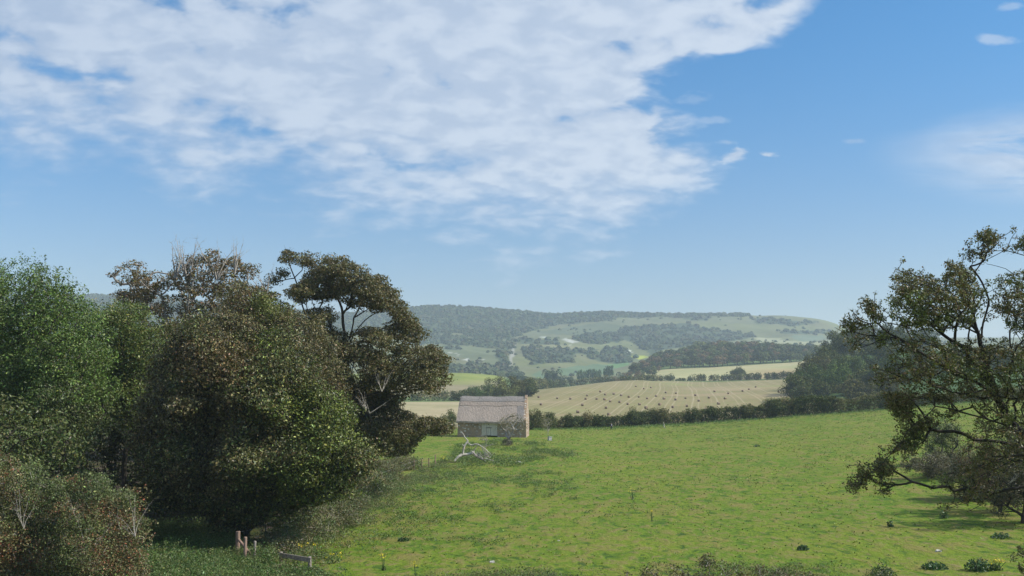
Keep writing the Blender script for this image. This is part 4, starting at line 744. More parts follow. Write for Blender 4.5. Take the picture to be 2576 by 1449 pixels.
b = groundpt(1275, 180); d = nz(lg.standard_normal((30, 3))); d[:, 2] = np.abs(d[:, 2]); plant('low_scrub', 'dark tangled scrub round the foot of the small windswept tree', 'bush', b, b + d * [.9, .9, 1.0], .4, 70, .12, [(.07, .06, .035), (.06, .075, .03)], .05, bark=GREYB, ntw=4, stem='stems', crown='foliage', g=lg)
p = np.array([P(1220 + lg.normal() * 9, 1108 + lg.normal() * 10, 165 + lg.normal() * .6) for _ in range(16)]); plant('grey_sapling', 'sparse grey green sapling between the dead tree and the barn door', 'sapling', groundpt(1222, 165), p, .5, 22, .09, [(.15, .17, .10), (.12, .14, .08)], .05, bark=GREYB, ntw=7, tipr=.018, g=lg)
p = np.array([P(1378 + lg.normal() * 8, 1066 + lg.normal() * 8, 215 + lg.normal() * .6) for _ in range(16)]); plant('thin_sapling', 'thin pale brown sapling with a bare stem, between barn and far hedge', 'sapling', groundpt(1379, 215), p, .6, 45, .15, [(.19, .17, .09), (.15, .15, .07)], .07, bark=GREYB, ntw=4, tipr=.02, trunk_h=1.6, g=lg)
b = hit(1671, 1077.5); D = lambda x, y: P(1680 / 1.118 + x / 9.2 / 1.118, 1120 / 1.118 + y / 9.2 / 1.118, b[1]); q = np.array([D(*s) for s in [(1768,778),(1735,748),(1722,720),(1726,690),(1722,660),(1712,635),(1706,612)]])
t = thing('dead_stem', 'curved bleached dead stem standing out against the far hedge', 'dead branch', b); V, F = tubes(q[:-1], q[1:], [.07,.1,.12,.12,.10,.07], [.1,.12,.12,.10,.07,.03], 6); meshobj('stem', V - b, F, PALE, t, smooth=True); V, F = tubes([q[2], q[3]], [q[2] + [-.15, .1, -.5], q[3] + [.18, 0, .25]], [.06, .04], [.04, .01], 5); meshobj('side_shoot', V - b, F, PALE, t)

# ------------------------------------------------------------------ person
def skin(name, verts, edges, radii, mat, parent, root=0, sub=1):
    me = bpy.data.meshes.new(name); me.from_pydata([tuple(v) for v in verts], edges, []); o = bpy.data.objects.new(name, me); C.objects.link(o); o.parent = parent; me.materials.append(mat)
    m = o.modifiers.new('skin', 'SKIN'); m.use_smooth_shade = True
    for i, r in enumerate(radii): sv = me.skin_vertices[0].data[i]; sv.radius = (r, r) if not isinstance(r, tuple) else r; sv.use_root = (i == root)
    s = o.modifiers.new('sub', 'SUBSURF'); s.levels = s.render_levels = sub; return o
def person():
    b = hit(1538, 1081.5); t = thing('person', 'person in dark clothes with a white strip down the front standing at the far edge of the meadow', 'person', b); t.rotation_euler = (0, 0, math.radians(35)); SK = solid('skin', (.5, .32, .24), rough=.6)
    J = [(0,0,.93),(0,0,1.12),(0,-.01,1.32),(0,0,1.46),(0,-.01,1.53),(0,-.03,1.60),(0,-.03,1.70), (.10,0,.90),(.11,-.02,.50),(.10,.02,.09),(.12,-.14,.04), (-.10,0,.90),(-.13,.06,.50),(-.14,.14,.10),(-.15,0,.04), (.19,0,1.40),(.25,.02,1.13),(.27,-.06,.88),(.275,-.09,.81), (-.19,0,1.40),(-.26,.03,1.13),(-.29,-.04,.88),(-.295,-.07,.81)]
    E = [(0,1),(1,2),(2,3),(3,4),(4,5),(5,6),(0,7),(7,8),(8,9),(9,10),(0,11),(11,12),(12,13),(13,14),(2,15),(15,16),(16,17),(17,18),(2,19),(19,20),(20,21),(21,22)]
    R = [(.15,.11),(.13,.10),(.16,.11),.06,.055,(.075,.095),(.07,.085),.085,.06,.042,.04,.085,.06,.042,.04,.055,.042,.032,.03,.055,.042,.032,.03]
    for s, w in ((1, 18), (-1, 22)):
        x, y, z = J[w]
        for k, (dx, L) in enumerate(((-.024, .07), (-.008, .078), (.008, .074), (.024, .06))):
            i = len(J); J += [(x, y + dx, z - .045), (x - s * .004, y + dx - .004, z - .045 - L * .5), (x - s * .02, y + dx - .006, z - .045 - L)]; E += [(w, i), (i, i + 1), (i + 1, i + 2)]; R += [.0095, .009, .007]
        i = len(J); J += [(x, y - .04, z - .015), (x - s * .012, y - .055, z - .05)]; E += [(w, i), (i, i + 1)]; R += [.011, .009]
    J.append((0, -.125, 1.60)); E.append((5, len(J) - 1)); R.append(.016)
    for s in (1, -1): J.append((s * .078, -.02, 1.60)); E.append((5, len(J) - 1)); R.append(.014)
    skin('body', J, E, R, SK, t)
    skin('trousers', [J[i] for i in (0,7,8,9,11,12,13)], [(0,1),(1,2),(2,3),(0,4),(4,5),(5,6)], [(.165,.125),.105,.085,.07,.105,.085,.07], solid('dark_trousers', (.03, .035, .045)), t)
    skin('jacket', [J[i] for i in (0,1,2,3,15,16,17,19,20,21)], [(0,1),(1,2),(2,3),(2,4),(4,5),(5,6),(2,7),(7,8),(8,9)], [(.17,.135),(.16,.125),(.185,.135),.08,.075,.062,.05,.075,.062,.05], solid('dark_jacket', (.035, .04, .05)), t, root=1)
    V = []; F = []
    for i in range(5):
        for j, a in enumerate(np.linspace(-.75, .75, 5)): z = .98 + .40 * i / 4; rr = (.145, .14, .15, .155, .11)[i] + .02; V.append((.02 + math.sin(a) * rr * .75, -math.cos(a) * rr - .005, z))
    F = [[i * 5 + j, i * 5 + j + 1, (i + 1) * 5 + j + 1, (i + 1) * 5 + j] for i in range(4) for j in range(4)]; o = meshobj('chest_panel', V, F, solid('white_panel', (.75, .75, .76)), t, smooth=True); md = o.modifiers.new('s', 'SOLIDIFY'); md.thickness = .015  # plain white strip laid over the front of the dark jacket
    skin('hair', [(0, .02, 1.63), (0, -.01, 1.69), (0, .03, 1.56)], [(0, 1), (0, 2)], [(.085, .085), (.08, .085), .06], solid('brown_hair', (.05, .035, .025)), t)
    skin('shoe', [(.10,.04,.05),(.12,-.16,.035)], [(0,1)], [.055,.045], solid('dark_shoe', (.03,.03,.03)), t); skin('shoe', [(-.14,.16,.055),(-.15,-.03,.035)], [(0,1)], [.055,.045], solid('dark_shoe_leather', (.03,.03,.03)), t)
person()

# ------------------------------------------------------------------ far hedge and its bushes
hg = np.random.default_rng(31)
def hedge(name, pts2, hpx, wid, lab, pal, step=.9, per=60, size=.32, r=.75, Yofs=0):
    """pts2: (u, Y, height in m) along the line"""
    L = [groundpt(u, Y) for u, Y, _ in pts2]; hs = [q[2] for q in pts2]; out = []
    for (a, b), (h0, h1) in zip(zip(L[:-1], L[1:]), zip(hs[:-1], hs[1:])):
        n = max(int(np.linalg.norm(b - a) / step), 1)
        for i in range(n):
            s = (i + hg.random()) / n; p = a * (1 - s) + b * s; hh = (h0 * (1 - s) + h1 * s) * (.75 + .5 * vnoise(p[0], p[1], 6.0))
            for z in np.arange(r * .4, hh - r * .3, r * .8): out.append(p + [hg.normal() * .3, hg.normal() * wid * .4, z + hg.normal() * .15])
            out.append(p + [0, hg.normal() * wid * .3, max(hh - r * .5, .3)])
    out = np.array(out); out[:, 2] = np.maximum(out[:, 2], H(out[:, 0], out[:, 1]) + .2); b = L[len(L) // 2]; t = thing(name, lab, 'hedge', b)
    V, F, c = foliage(out, r, per, size, pal, g=hg, flat=.85, bias=.7, colf=lambda c_: pal if vnoise(c_[0], c_[1], 7) > .42 else BRAMB); meshobj('foliage', V - b, F, FARLEAF, t, col=c)
    return t
hedge('field_hedge', [(1322,252,3.2),(1400,258,2.5),(1540,265,2.4),(1660,266,2.6),(1760,266,2.9),(1860,265,3.3),(1940,264,3.8),(2030,264,4.3),(2120,263,4.0),(2240,262,3.5),(2400,262,3.0),(2640,260,3.0)], 0, 1.6, 'long dark hedge along the far side of the meadow, from barn to thorn tree', HEDGE, step=.6, per=70, r=.8)
GH = 'taller bushes standing up out of the far hedge'
def bush(u, Y, w, h, lab, pal=HEDGE, name='hedge_bush', group=GH, r=.8, per=80, size=.3, n=None, cat='bush', sz=.0, leafm=None, tr=.15, ntw=2):
    b = groundpt(u, Y); n = n or int(10 + w * h * 2.2); d = nz(hg.standard_normal((n, 3))); p = b + [0, 0, h * .47] + hg.standard_normal((n, 3)) * [.35, .35, .3] * min(w, 8) * .16 + d * (hg.random((n, 1)) ** .45) * [w / 2 - r * .4, w / 2 - r * .4, max(h * .5 - r * .35, .2)]
    return plant(name, lab, cat, b, p, r, per, size, pal, tr, bark=BARK_D, ntw=ntw, g=hg, leafmat_=leafm or FARLEAF, group=group, flat=.85, bias=1.1, stem='stems' if cat == 'bush' else 'trunk', crown='foliage' if cat == 'bush' else 'crown')
OLV = [(.085, .085, .04), (.10, .095, .05), (.07, .075, .035)]; BRN = [(.16, .13, .075), (.13, .11, .06)]
for q in [(1345, 254, 7.0, 5.0, 'rounded grey-olive bush against the right side of the barn', OLV), (1383, 256, 3.5, 4.3, 'pointed dark green bush second from the barn'), (1434, 259, 6.0, 4.0, 'broad dark green bush beyond the grey box'), (1475, 262, 3.0, 4.6, 'light brown feathery bush in the hedge left of the person', BRN),
          (1508, 264, 4.2, 3.6, 'green bush in the hedge, just left of the standing person'), (1598, 266, 7.5, 4.6, 'widest dark bush in the hedge, between the person and the bleached stem'), (1640, 266, 3.0, 4.8, 'pale green bush right behind the widest dark one', OLV), (1664, 266, 4.2, 4.9, 'loose brownish bush above the bleached stem', BRN + OLV),
          (1742, 266, 5.0, 4.3, 'rounded bush in the hedge right of the bleached stem'), (1790, 266, 3.5, 4.7, 'small peaked bush in the hedge where it starts to climb'), (1880, 265, 5.0, 4.3, 'olive bush midway up the climbing hedge', OLV), (1945, 264, 7.0, 5.2, 'tall dark bush in the climbing hedge below the bale pair'), (2080, 266, 7.0, 5.0, 'dark bush in the hedge at the foot of the right-hand wood'), (2000, 266, 5.5, 5.0, 'dark bush where the hedge meets the small green bank')]: bush(*q)
G2 = 'bushes and small trees behind the barn'
for u, Y, w, h, lab, pl in [(1134, 300, 5.6, 5.2, 'round dark bush showing at the left end of the barn', HEDGE), (1103, 240, 5.5, 3.2, 'small bush left of the pale gate', OLV), (1085, 262, 4.5, 2.6, 'low green bush at the far left of the pale gate', NETT),
        (1185, 570, 13, 7, 'low green bush above the left end of the thatched roof', NETT), (1215, 580, 14, 9, 'leafy tree above the middle left of the thatched roof', [(.075, .10, .035), (.09, .11, .045)]), (1250, 600, 16, 14, 'tallest rounded tree behind the barn', OLV), (1268, 570, 16, 9.5, 'broad yellow-olive tree right behind the barn ridge', [(.12, .12, .045), (.10, .105, .04)]),
        (1290, 600, 16, 13, 'grey-olive tree rising over the right of the barn ridge', OLV), (1312, 590, 13, 10, 'olive tree above the barn gable', OLV), (1335, 590, 10, 8, 'smaller tree right of the barn gable in the valley', HEDGE), (1330, 640, 11, 12, 'dim tree behind the one right of the gable', HEDGE), (1160, 560, 10, 5, 'low bush at the end of the far left hedge', HEDGE)]:
    bush(u, Y, w, h, lab, pl, 'valley_tree' if Y > 500 else 'field_bush', G2, r=1.0 if Y < 400 else 1.8, per=110, size=.3 if Y < 400 else .62, n=int(24 if Y < 400 else 42), cat='bush' if Y < 500 else 'tree', tr=.25, ntw=0)
hedge('boundary_hedge', [(1020,560,4),(1080,560,4.5),(1150,560,4.5),(1200,565,5)], 0, 3, 'dark hedge between the sandy field and the olive field, left of the barn', HEDGE, step=2.2, per=60, size=.7, r=1.6)
hedge('upper_hedge', [(1560,872,4),(1625,890,5),(1670,902,4.6),(1700,905,4.4)], 0, 3, 'dark hedge left part, between the bale field and the upper stubble field', HEDGE, step=2.6, per=60, size=1.0, r=2.0)
hedge('upper_hedge', [(1735,905,4.6),(1780,905,4.8),(1850,900,4.6),(1920,895,4.8),(1995,885,5.2),(2040,880,5)], 0, 3, 'dark hedge right part, running below the lone round tree', HEDGE, step=2.6, per=60, size=1.0, r=2.0)
hedge('low_bank', [(1700,903,1.8),(1735,905,1.8)], 0, 2, 'low gap of scrub joining the two dark hedges', HEDGE, step=2, per=50, size=.9, r=1.2)
bush(1857, 925, 13, 10.5, 'lone round dark green tree in the upper stubble field', HEDGE, 'round_tree', None, r=2.0, per=140, size=.8, n=70, cat='tree', tr=.4, ntw=0)
# right-hand wood
G3 = 'trees of the wood on the right'; k_ = 0
for u, Y, w, h, lab, pl in [(2012, 470, 16, 12, 'dark tree at the left tip of the right-hand wood', HEDGE), (2040, 480, 18, 15, 'dark green tree second in from the tip of the wood', [(.055, .085, .03), (.07, .10, .035)]), (2055, 540, 20, 17, 'olive tree above the tip of the wood', OLV), (2080, 560, 22, 19, 'rounded tree forming the left shoulder of the wood', [(.07, .09, .035), (.085, .095, .04)]),
        (2098, 475, 20, 14, 'bright green tree at the front of the wood', [(.07, .11, .035), (.085, .125, .04)]), (2120, 610, 24, 22, 'tall dark tree on the top left of the wood', HEDGE), (2150, 640, 24, 22, 'olive tree on the crest of the wood', OLV), (2135, 500, 20, 16, 'light green tree in the middle of the wood front', [(.075, .11, .04), (.09, .12, .05)]),
        (2150, 430, 16, 9, 'grey rounded bushy tree at the foot of the wood', OLV), (2185, 450, 18, 13, 'dull green tree behind the tips of the thorn tree', HEDGE), (2190, 660, 26, 20, 'dark crest tree behind the thorn tree tips', HEDGE), (2215, 520, 22, 18, 'shaded tree in the wood behind the thorn tree', HEDGE), (2260, 480, 20, 14, 'tree in the wood half hidden by the thorn tree', [(.06, .09, .035)]), (2250, 640, 26, 20, 'crest tree of the wood hidden mostly by the thorn tree', HEDGE),
        (2330, 500, 24, 15, 'wood tree seen through the thorn tree branches', HEDGE), (2330, 660, 26, 17, 'far wood tree seen through upper thorn branches', HEDGE), (2420, 520, 26, 14, 'wood tree behind the thorn tree trunk', HEDGE), (2520, 520, 26, 14, 'wood tree at the right edge behind the thorn', HEDGE), (2070, 455, 13, 8, 'low dark tree at the wood foot above the small green bank', HEDGE), (2020, 452, 11, 7, 'lowest dark bush at the very tip of the wood', HEDGE), (2230, 440, 16, 10, 'low tree at the wood foot behind drooping thorn branches', OLV)]:
    bush(u, Y, w, h, lab, [tuple(c * q for c, q in zip(pc, (1.15, 1.08, .9))) for pc in pl] + [tuple(c * .7 for c in pl[0])], 'wood_tree', G3, r=1.9, per=150, size=.70, n=int(40 + w * h * .12), cat='tree', tr=.4, ntw=0)
# wooded ridge, valley trees: crowns copied from a few prototypes
def proto(name, shape, n, size, pal, g, lobes=9, tall=1.0):
    """unit crown (width 1, height ~1, foot at 0) with a short trunk, in one mesh"""
    c = nz(g.standard_normal((lobes, 3))) * [.26, .26, .24 * tall] * g.uniform(.6, 1, (lobes, 1)) + [0, 0, .45 * tall]; c[:3, 2] = .25; c[:3, :2] *= .5; per = n // lobes; P0, O = [], []
    for q in c: d = nz(g.standard_normal((per, 3))); d[:, 2] = np.where(d[:, 2] < -.3, -d[:, 2], d[:, 2]); P0.append(q + d * g.uniform(.17, .25) * [1, 1, tall]); O.append(d)
    p = np.concatenate(P0); keep = p[:, 2] > -.08; V, F, cc = leafquads(p[keep], size, pick(pal, keep.sum(), g, .18), np.concatenate(O)[keep], 1.6, .3, .8, g=g)
    tv, tf = tubes([[0, 0, -.15]], [[0, 0, .5 * tall]], [.035], [.02], 5); V2, F2 = joinvf([(V, F), (tv, tf)]); cc = np.concatenate([cc, np.tile([[.05, .04, .03]], (len(tv), 1))])
    me = meshobj(name, V2, F2, FARLEAF, col=cc); return me
fg = np.random.default_rng(9)
RIDGE_P = [[(.07, .078, .036), (.05, .06, .03)], [(.125, .092, .062), (.14, .095, .065)], [(.045, .065, .03), (.035, .05, .024)], [(.105, .12, .05), (.085, .10, .045)]]
protos = [proto('ridge_tree', 0, 620, .085, pl, fg) for pl in RIDGE_P]; conif = proto('conifer_tree', 0, 420, .10, [(.035, .055, .028), (.045, .065, .03)], fg, 7, 1.5)
used = set()
def place(pr, u, Y, w, h, lab, cat, group):
    p = groundpt(u, Y); o = pr if pr.name not in used else pr.copy()
    if o is not pr: C.objects.link(o)
    used.add(pr.name); o.location = (p[0], p[1], p[2] - .3); o.scale = (w, w, h); o.rotation_euler = (0, 0, fg.uniform(0, 6.28)); tag(o, lab, cat, group); return o
LR = 'one of the rounded trees massed on the wooded ridge beyond the upper stubble field'; cnt = 0
for Y, u0, u1, du in [(1010,1520,1600,11),(1080,1535,1655,11),(1140,1560,1660,11),(1195,1590,2075,11),(1250,1600,2080,12),(1310,1625,2085,12),(1380,1650,2085,12),(1450,1700,2085,13)]:
    u = u0
    while u < u1:
        h = (8 if Y < 1150 else 13) * fg.uniform(.85, 1.3) * (1.2 if 1740 < u < 1960 else 1) * (.75 if u < 1600 else 1); place(protos[int(fg.choice(4, p=(.3, .32 if u < 1900 else .15, .2, .18 if u < 1900 else .35)))], u + fg.normal() * 3, Y + fg.normal() * 10, h * fg.uniform(.95, 1.3), h, LR, 'tree', 'trees on the wooded ridge'); cnt += 1; u += du * fg.uniform(.7, 1.25)
for u in np.arange(1960, 2090, 4.5): place(conif, u + fg.normal(), 1480 + fg.normal() * 6, 5, 11 * fg.uniform(.85, 1.15), 'one of the small dark conifers in the row ending the wooded ridge', 'tree', 'conifers at the end of the ridge')
poplar = proto('poplar_tree', 0, 520, .11, [(.055, .09, .04), (.065, .10, .045)], fg, 9, 1.0); vall = protos[2]
for u, w in [(1462,7),(1470,8),(1479,8),(1487,8),(1494,8),(1502,7),(1509,7),(1524,8),(1532,8),(1540,7),(1455,6)]: place(poplar, u, 1310 + fg.normal() * 6, w, 23 * fg.uniform(.8, 1.1), 'one of the slender poplars in the valley row beyond the bale field', 'tree', 'poplars in the valley')
for u, Y, w, h, lab in [(1376, 1240, 17, 26, 'broad dark tree, left one of the pair of big trees in the valley'), (1398, 1250, 20, 26, 'broad dark tree, right one of the pair of big trees in the valley'), (1416, 1280, 14, 15, 'smaller tree joining the right side of the big valley pair'), (1434, 1290, 10, 13, 'narrow tree between the big valley pair and the poplar row'),
        (1300, 1150, 15, 12, 'tree at the foot of the lane in the valley'), (1316, 1180, 16, 12, 'tree just right of the foot of the lane'), (1340, 1130, 14, 9, 'low tree left of the big valley pair'), (1283, 1300, 14, 14, 'tree left beside the pale lane'), (1299, 1600, 14, 18, 'dark tree at the top of the pale lane')]: place(vall, u, Y, w, h, lab, 'tree', 'single trees in the valley')
hedge('valley_hedge', [(1350,1010,6),(1400,1030,7),(1450,1050,6),(1500,1040,7),(1540,1010,7)], 0, 4, 'dark hedge in the valley below the poplars', HEDGE, step=4, per=50, size=1.3, r=2.6)
hedge('valley_hedge', [(1330,800,7),(1345,830,8),(1368,880,8),(1400,930,7)], 0, 4, 'bushy hedge climbing behind the left corner of the bale field', HEDGE, step=4, per=50, size=1.1, r=2.6)
# woods that read as one mass on the far hills
def wood_mass():
    m = (YY > 1400) & (YY < 3000); dens = np.zeros(m.sum()); u, v = (UU + (fbm(XX, YY, 60, 3) - .5) * 26)[m], (VV + (fbm(XX + 900, YY, 60, 3) - .5) * 10)[m]; x, y, z = XX[m], YY[m], ZG[m]
    for w, s in WOODS: dens = np.maximum(dens, inpoly(u, v, w) * s)
    scr = fbm(x, y, 90, 4); dens = np.maximum(dens, np.where((scr > .57) & (y < 2850), .09, .006))
    area = y * y; pr = dens * area / area.max(); pr = pr * (v > 700) * (np.abs(x / y) < .62); N = 9000; i = fg.choice(len(x), N, p=pr / pr.sum()); px = x[i] + fg.normal(size=N) * 5; py = y[i] + fg.normal(size=N) * 5; pz = H(px, py); s = np.where(fg.random(N) < .7, fg.uniform(7, 13, N), fg.uniform(4, 8, N)); s = np.where(dens[i] > .2, s, s * .6)
    k = 26; d = nz(fg.standard_normal((N, k, 3))); d[..., 2] = np.abs(d[..., 2]); c = np.stack([px, py, pz], 1)[:, None] + d * (s[:, None, None] * [.55, .55, .58]) * fg.uniform(.8, 1.1, (N, k, 1)); cc = np.repeat(pick([(.058, .074, .038), (.066, .08, .042), (.078, .078, .046), (.052, .068, .036)], N, fg, .09), k, 0)
    dq = d.reshape(-1, 3); V, F, c2 = leafquads(c.reshape(-1, 3), 1.0, cc * .95, dq, 4.0, .3, .85, g=fg); ctr = c.reshape(-1, 3); sc = np.repeat(np.repeat(s, k) * .55, 4)[:, None]; V = (V - np.repeat(ctr, 4, 0)) * sc + np.repeat(ctr, 4, 0); o = meshobj('hill_woods', V, F, FARLEAF, col=c2); o['kind'] = 'stuff'; o['label'] = 'woods and scrub covering the far hills'
wood_mass()
print('ridge trees', cnt)

# ------------------------------------------------------------------ round straw bales
def bale_mesh():
    R, L, k = .78, 1.35, 28; prof = [(0, -.5), (.55, -.5), (.93, -.49), (1.0, -.44), (1.01, -.2), (1.0, 0), (1.01, .2), (1.0, .44), (.93, .49), (.55, .5), (0, .5)]; V, F = [], []
    for a, (r, x) in enumerate(prof):
        for i in range(k): t = 2 * math.pi * i / k; rr = R * max(r, .001) * (1 + fg.normal() * .012); V.append((x * L, math.cos(t) * rr, math.sin(t) * rr * (.97 if math.sin(t) > 0 else .94) + R * .92))
    for a in range(len(prof) - 1):
        for i in range(k): F.append([a * k + i, a * k + (i + 1) % k, (a + 1) * k + (i + 1) % k, (a + 1) * k + i])
    return V, F
BALEM = solid('straw_bale', (.27, .20, .14), (.17, .12, .085), 9, stretch=(3, 1, 1), bump=.5); first = None
Z2 = [(348,509),(681,515),(644,571),(584,463),(719,437),(708,464),(795,464),(860,469),(824,404),(865,428),(933,424),(993,435),(904,484),(981,490),(871,537),(1054,448),(1134,447),(1047,506),(1141,509),(1193,537),(1112,361),(1175,380),(1234,371),(1274,440),(1202,460),(1303,510),(1353,412),(1434,417),(1338,462),(1430,470),(1409,531),(1511,457),(1522,522),(1590,434),(1617,479),(1700,454),(1675,553),(1777,504),(1745,403),(1855,419),(1830,461),(1971,400),(2022,385),(2077,366),(2262,408),(2301,397),(330,450),(478,458),(1245,592),(893,590)]
own = {(348,509): 'straw bale nearest the barn gable', (644,571): 'straw bale just above the brown feathery hedge bush', (1675,553): 'largest looking straw bale, lowest in the right half of the bale field', (1777,504): 'large straw bale up and to the right of the lowest one', (2262,408): 'left one of two straw bales by the right-hand wood', (2301,397): 'right one of two straw bales by the right-hand wood', (330,450): 'straw bale on the pale bare patch right of the barn ridge', (1112,361): 'left one of the three highest straw bales near the crest of the field', (1175,380): 'lowest of the three highest straw bales near the crest', (1234,371): 'right one of the three highest straw bales near the crest', (2077,366): 'highest straw bale in the right half of the field', (1245,592): 'straw bale half hidden behind the widest hedge bush', (893,590): 'straw bale half hidden behind the hedge bush left of the person', (1430,470): 'straw bale with a pale top in the middle of the field', (681,515): 'straw bale second nearest the barn, on the curved stripes', (478,458): 'faint small straw bale in the greenish patch near the left corner'}
for x, y in Z2:
    u, v = (1400 + x / 2.862) / 1.118, (960 + (y + 6) / 2.862) / 1.118; p = hit(u, v, 275, 900)
    if first is None: V, F = bale_mesh(); o = first = meshobj('straw_bale', V, F, BALEM, smooth=True)
    else: o = first.copy(); C.objects.link(o)
    o.location = (p[0], p[1], p[2] - .03); o.rotation_euler = (0, 0, math.radians(fg.normal(0, 22))); s = fg.uniform(.72, .86); o.scale = (s * 1.05, s, s); tag(o, own.get((x, y), 'one of the brown round bales scattered along the mown stripes of the stubble field'), 'bale', 'straw bales on the stubble field')

# ------------------------------------------------------------------ thorn tree on the right
tg_ = np.random.default_rng(77); YT = 36.0
q7 = lambda x, y: (2012.5 + x * .3086, 554.6 + y * .3086); q8 = lambda x, y: (2012.5 + x * .3209, 983.9 + y * .3209)
lobes = [([q7(*a) for a in [(740,420),(830,380),(860,430),(950,430),(1000,400),(1060,390),(1090,440),(1180,470),(1210,330),(1320,310),(1340,370),(1430,390),(1440,430),(1420,480),(1500,580),(1530,650),(1480,800),(1400,900),(1250,860),(1150,900),(1050,880),(850,900),(730,830),(760,760),(830,750),(710,700),(790,640),(700,570),(780,540),(740,500)]], 135, 2.2),
 ([q7(*a) for a in [(1560,460),(1700,420),(1760,440),(1830,420),(2100,300),(2300,500),(2300,1000),(1830,980),(1700,900),(1600,760),(1570,560)]], 100, 2.4), ([q7(*a) for a in [(530,640),(600,620),(630,660),(620,720),(690,760),(670,820),(560,790),(525,700)]], 14, .7), ([q7(*a) for a in [(350,880),(380,830),(450,810),(540,820),(530,870),(450,890),(370,905)]], 9, .6),
 ([q7(*a) for a in [(1460,90),(1540,90),(1600,120),(1590,190),(1490,220),(1460,140)]], 12, .6), ([q7(*a) for a in [(1395,230),(1430,225),(1500,250),(1490,270),(1400,280)]], 5, .4), ([q7(*a) for a in [(1620,170),(1720,180),(1790,110),(1900,80),(2100,120),(2100,260),(1830,250),(1700,230)]], 22, .9),
 ([q7(*a) for a in [(400,950),(560,900),(700,940),(800,960),(1100,960),(1400,960),(1830,980),(2300,1000),(2300,1480),(1700,1449),(1300,1449),(1000,1380),(700,1380),(560,1240),(600,1170),(820,1150),(700,1050),(520,1010),(380,1160),(390,1000)]], 170, 2.6),
 ([q8(*a) for a in [(640,0),(900,10),(1200,20),(1300,110),(1180,110),(1060,120),(900,60),(860,200),(800,240),(700,180),(640,90)]], 34, 1.2), ([q8(*a) for a in [(830,260),(1000,190),(1200,120),(1270,210),(1060,240),(960,330),(900,470),(800,510),(740,500),(700,380),(820,350)]], 32, .9),
 ([q8(*a) for a in [(590,470),(650,460),(700,500),(720,600),(700,690),(550,700),(540,580),(600,560)]], 14, .6), ([q8(*a) for a in [(370,730),(450,690),(460,610),(530,620),(540,650),(480,730),(440,770),(390,780)]], 9, .5), ([q8(*a) for a in [(600,740),(700,735),(690,770),(610,775)]], 3, .3),
 ([q8(*a) for a in [(1400,0),(2300,0),(2300,700),(1900,760),(1700,620),(1560,640),(1480,940),(1350,900),(1250,950),(1180,940),(1100,900),(1180,800),(1000,740),(1100,680),(1250,600),(1300,300),(1400,200)]], 120, 2.2), ([q8(*a) for a in [(1700,1200),(1830,1180),(2100,1200),(2100,1500),(1720,1460),(1660,1300)]], 22, 1.0)]
pts = np.concatenate([crown_points(pl, YT, dp, int(n * 4.0), .22, .5, tg_) for pl, n, dp in lobes]); pts = pts + tg_.standard_normal(pts.shape) * .15
L = lambda pp, dy=0: [P(*q, YT + dy) for q in pp]
limbs = [L([(2960,1480),(2860,1320),(2740,1215),(2640,1150),(2590,1110),(2548,1068),(2508,1000),(2480,910),(2462,840),(2450,790)]), L([(2760,1230),(2680,1150),(2620,1060),(2585,1000),(2590,900),(2620,800)], .6), L([(2510,1000),(2455,960),(2390,930),(2330,895),(2262,852),(2200,845),(2150,835)], -.5), L([(2570,1095),(2520,1066),(2470,1050),(2400,1030),(2352,1022),(2310,1060),(2270,1110),(2225,1160),(2190,1190),(2145,1225)], -.8), L([(2480,910),(2420,870),(2370,840),(2330,790),(2300,730)]),
         L([(2470,850),(2480,790),(2488,755),(2470,710),(2440,670)]), L([(2500,960),(2440,905),(2380,880),(2320,860)], .5), L([(2620,800),(2600,735),(2570,700),(2530,676),(2482,664)], .3), L([(2640,780),(2650,690),(2600,650),(2530,630),(2450,640)], .2), L([(2600,1130),(2540,1118),(2500,1110),(2450,1106),(2400,1085),(2340,1080)], .6), L([(2690,1180),(2610,1165),(2540,1160),(2480,1190),(2420,1215)], -.5), L([(2210,845),(2195,800),(2190,765)], -.5), L([(2530,630),(2542,604),(2556,584)], .2), L([(2580,1060),(2560,960),(2545,880),(2560,800)], -.6)]
TH_C = [(.09, .098, .04), (.10, .09, .045), (.12, .08, .05), (.075, .085, .034), (.14, .125, .06)]
bf = ([bare_fan(2500, 735, YT, 3, 45, .6, .012, tg_), bare_fan(2560, 600, YT, 2, 20, .5, .008, tg_), bare_fan(2540, 1215, YT - 1.5, 4, 45, .9, .014, tg_)])
plant('thorn_tree', 'gnarled spreading tree with dark twisted limbs at the right edge of the picture', 'tree', groundpt(3050, YT), pts, .145, 25, .085, TH_C, .22, gp=.5, bark=BARK_D, limbs=limbs, trunk_h=0, ntw=3, tipr=.005, flat=.95, bias=.15, shell=.3, bare=bf, g=tg_, colf=lambda c: TH_C if vnoise(c[0] + 3, c[2], .8) < .6 else [(.10, .115, .04), (.085, .10, .035)])
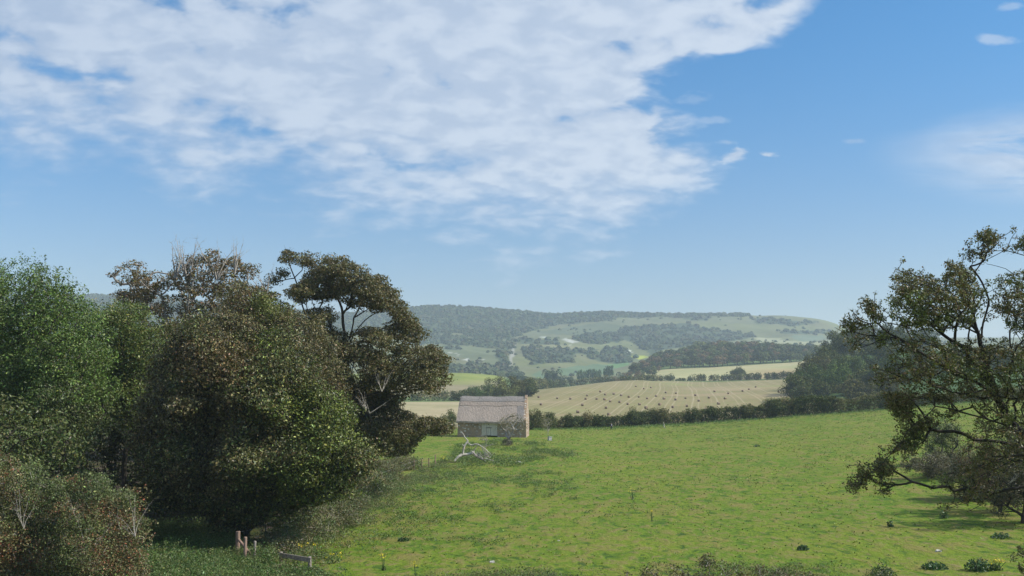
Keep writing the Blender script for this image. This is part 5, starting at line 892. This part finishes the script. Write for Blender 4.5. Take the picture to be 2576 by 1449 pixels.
# behind it, on the meadow
G4 = 'bushes under and behind the thorn tree'
b1 = hit(2340, 1205); bush(2335, b1[1], 5.6, 2.5, 'low grey brown mound of bramble with a dark hollow, left of the thorn tree trunk', [(.105, .085, .065), (.085, .07, .05), (.07, .07, .045)], 'bramble_mound', G4, r=.5, per=150, size=.14, n=60, leafm=LEAF, tr=.05)
bush(2400, b1[1] + 3, 6.0, 2.8, 'brownish bramble mound right behind the thorn tree trunk', [(.10, .085, .06), (.08, .075, .045)], 'bramble_mound', G4, r=.5, per=130, size=.14, n=60, leafm=LEAF, tr=.05)
bush(2368, b1[1] + 14, 5.0, 6.0, 'dark green small tree above the grey brown bramble mound', HEDGE, 'elder_bush', G4, r=.6, per=120, size=.16, n=60, leafm=LEAF)
bush(2505, 80, 6.5, 6.2, 'reddish hawthorn bush at the right edge under the thorn tree limbs', [(.11, .075, .05), (.09, .08, .04), (.16, .06, .045), (.07, .075, .035)], 'hawthorn_bush', G4, r=.5, per=150, size=.12, n=110, leafm=LEAF)
bush(2590, 88, 8, 8.0, 'tall dim bush closing the right edge behind the thorn tree', HEDGE, 'elder_bush', G4, r=.8, per=120, size=.18, n=80, leafm=LEAF)
bush(2560, 74, 6.5, 7.5, 'dark leafy bush at the right edge in front of the reddish hawthorn', [(.05, .06, .03), (.07, .065, .035), (.09, .07, .04)], 'hawthorn_bush', G4, r=.5, per=150, size=.12, n=130, leafm=LEAF)
bush(2440, 88, 5.5, 3.6, 'low dark bush filling under the thorn tree, between bramble mound and hawthorn', [(.06, .06, .035), (.08, .07, .045)], 'hawthorn_bush', G4, r=.5, per=150, size=.12, n=90, leafm=LEAF)

# ------------------------------------------------------------------ air
HZ = bpy.data.materials.new('haze_air'); HZ.use_nodes = True; k = NT(HZ.node_tree); v = k.n('ShaderNodeVolumePrincipled'); v.inputs['Color'].default_value = (.72, .86, 1.0, 1); v.inputs['Density'].default_value = .00015; v.inputs['Anisotropy'].default_value = .1
o = k.n('ShaderNodeOutputMaterial'); k.l(v.outputs[0], o.inputs['Volume'])
zmin, zmax = float(ZG.min()) - 60, float(ZG.max()) + 30; V, F = box(0, 2990, (zmin + zmax) / 2, 27000, 6100, zmax - zmin); o = meshobj('haze', V, F, HZ); o['kind'] = 'stuff'
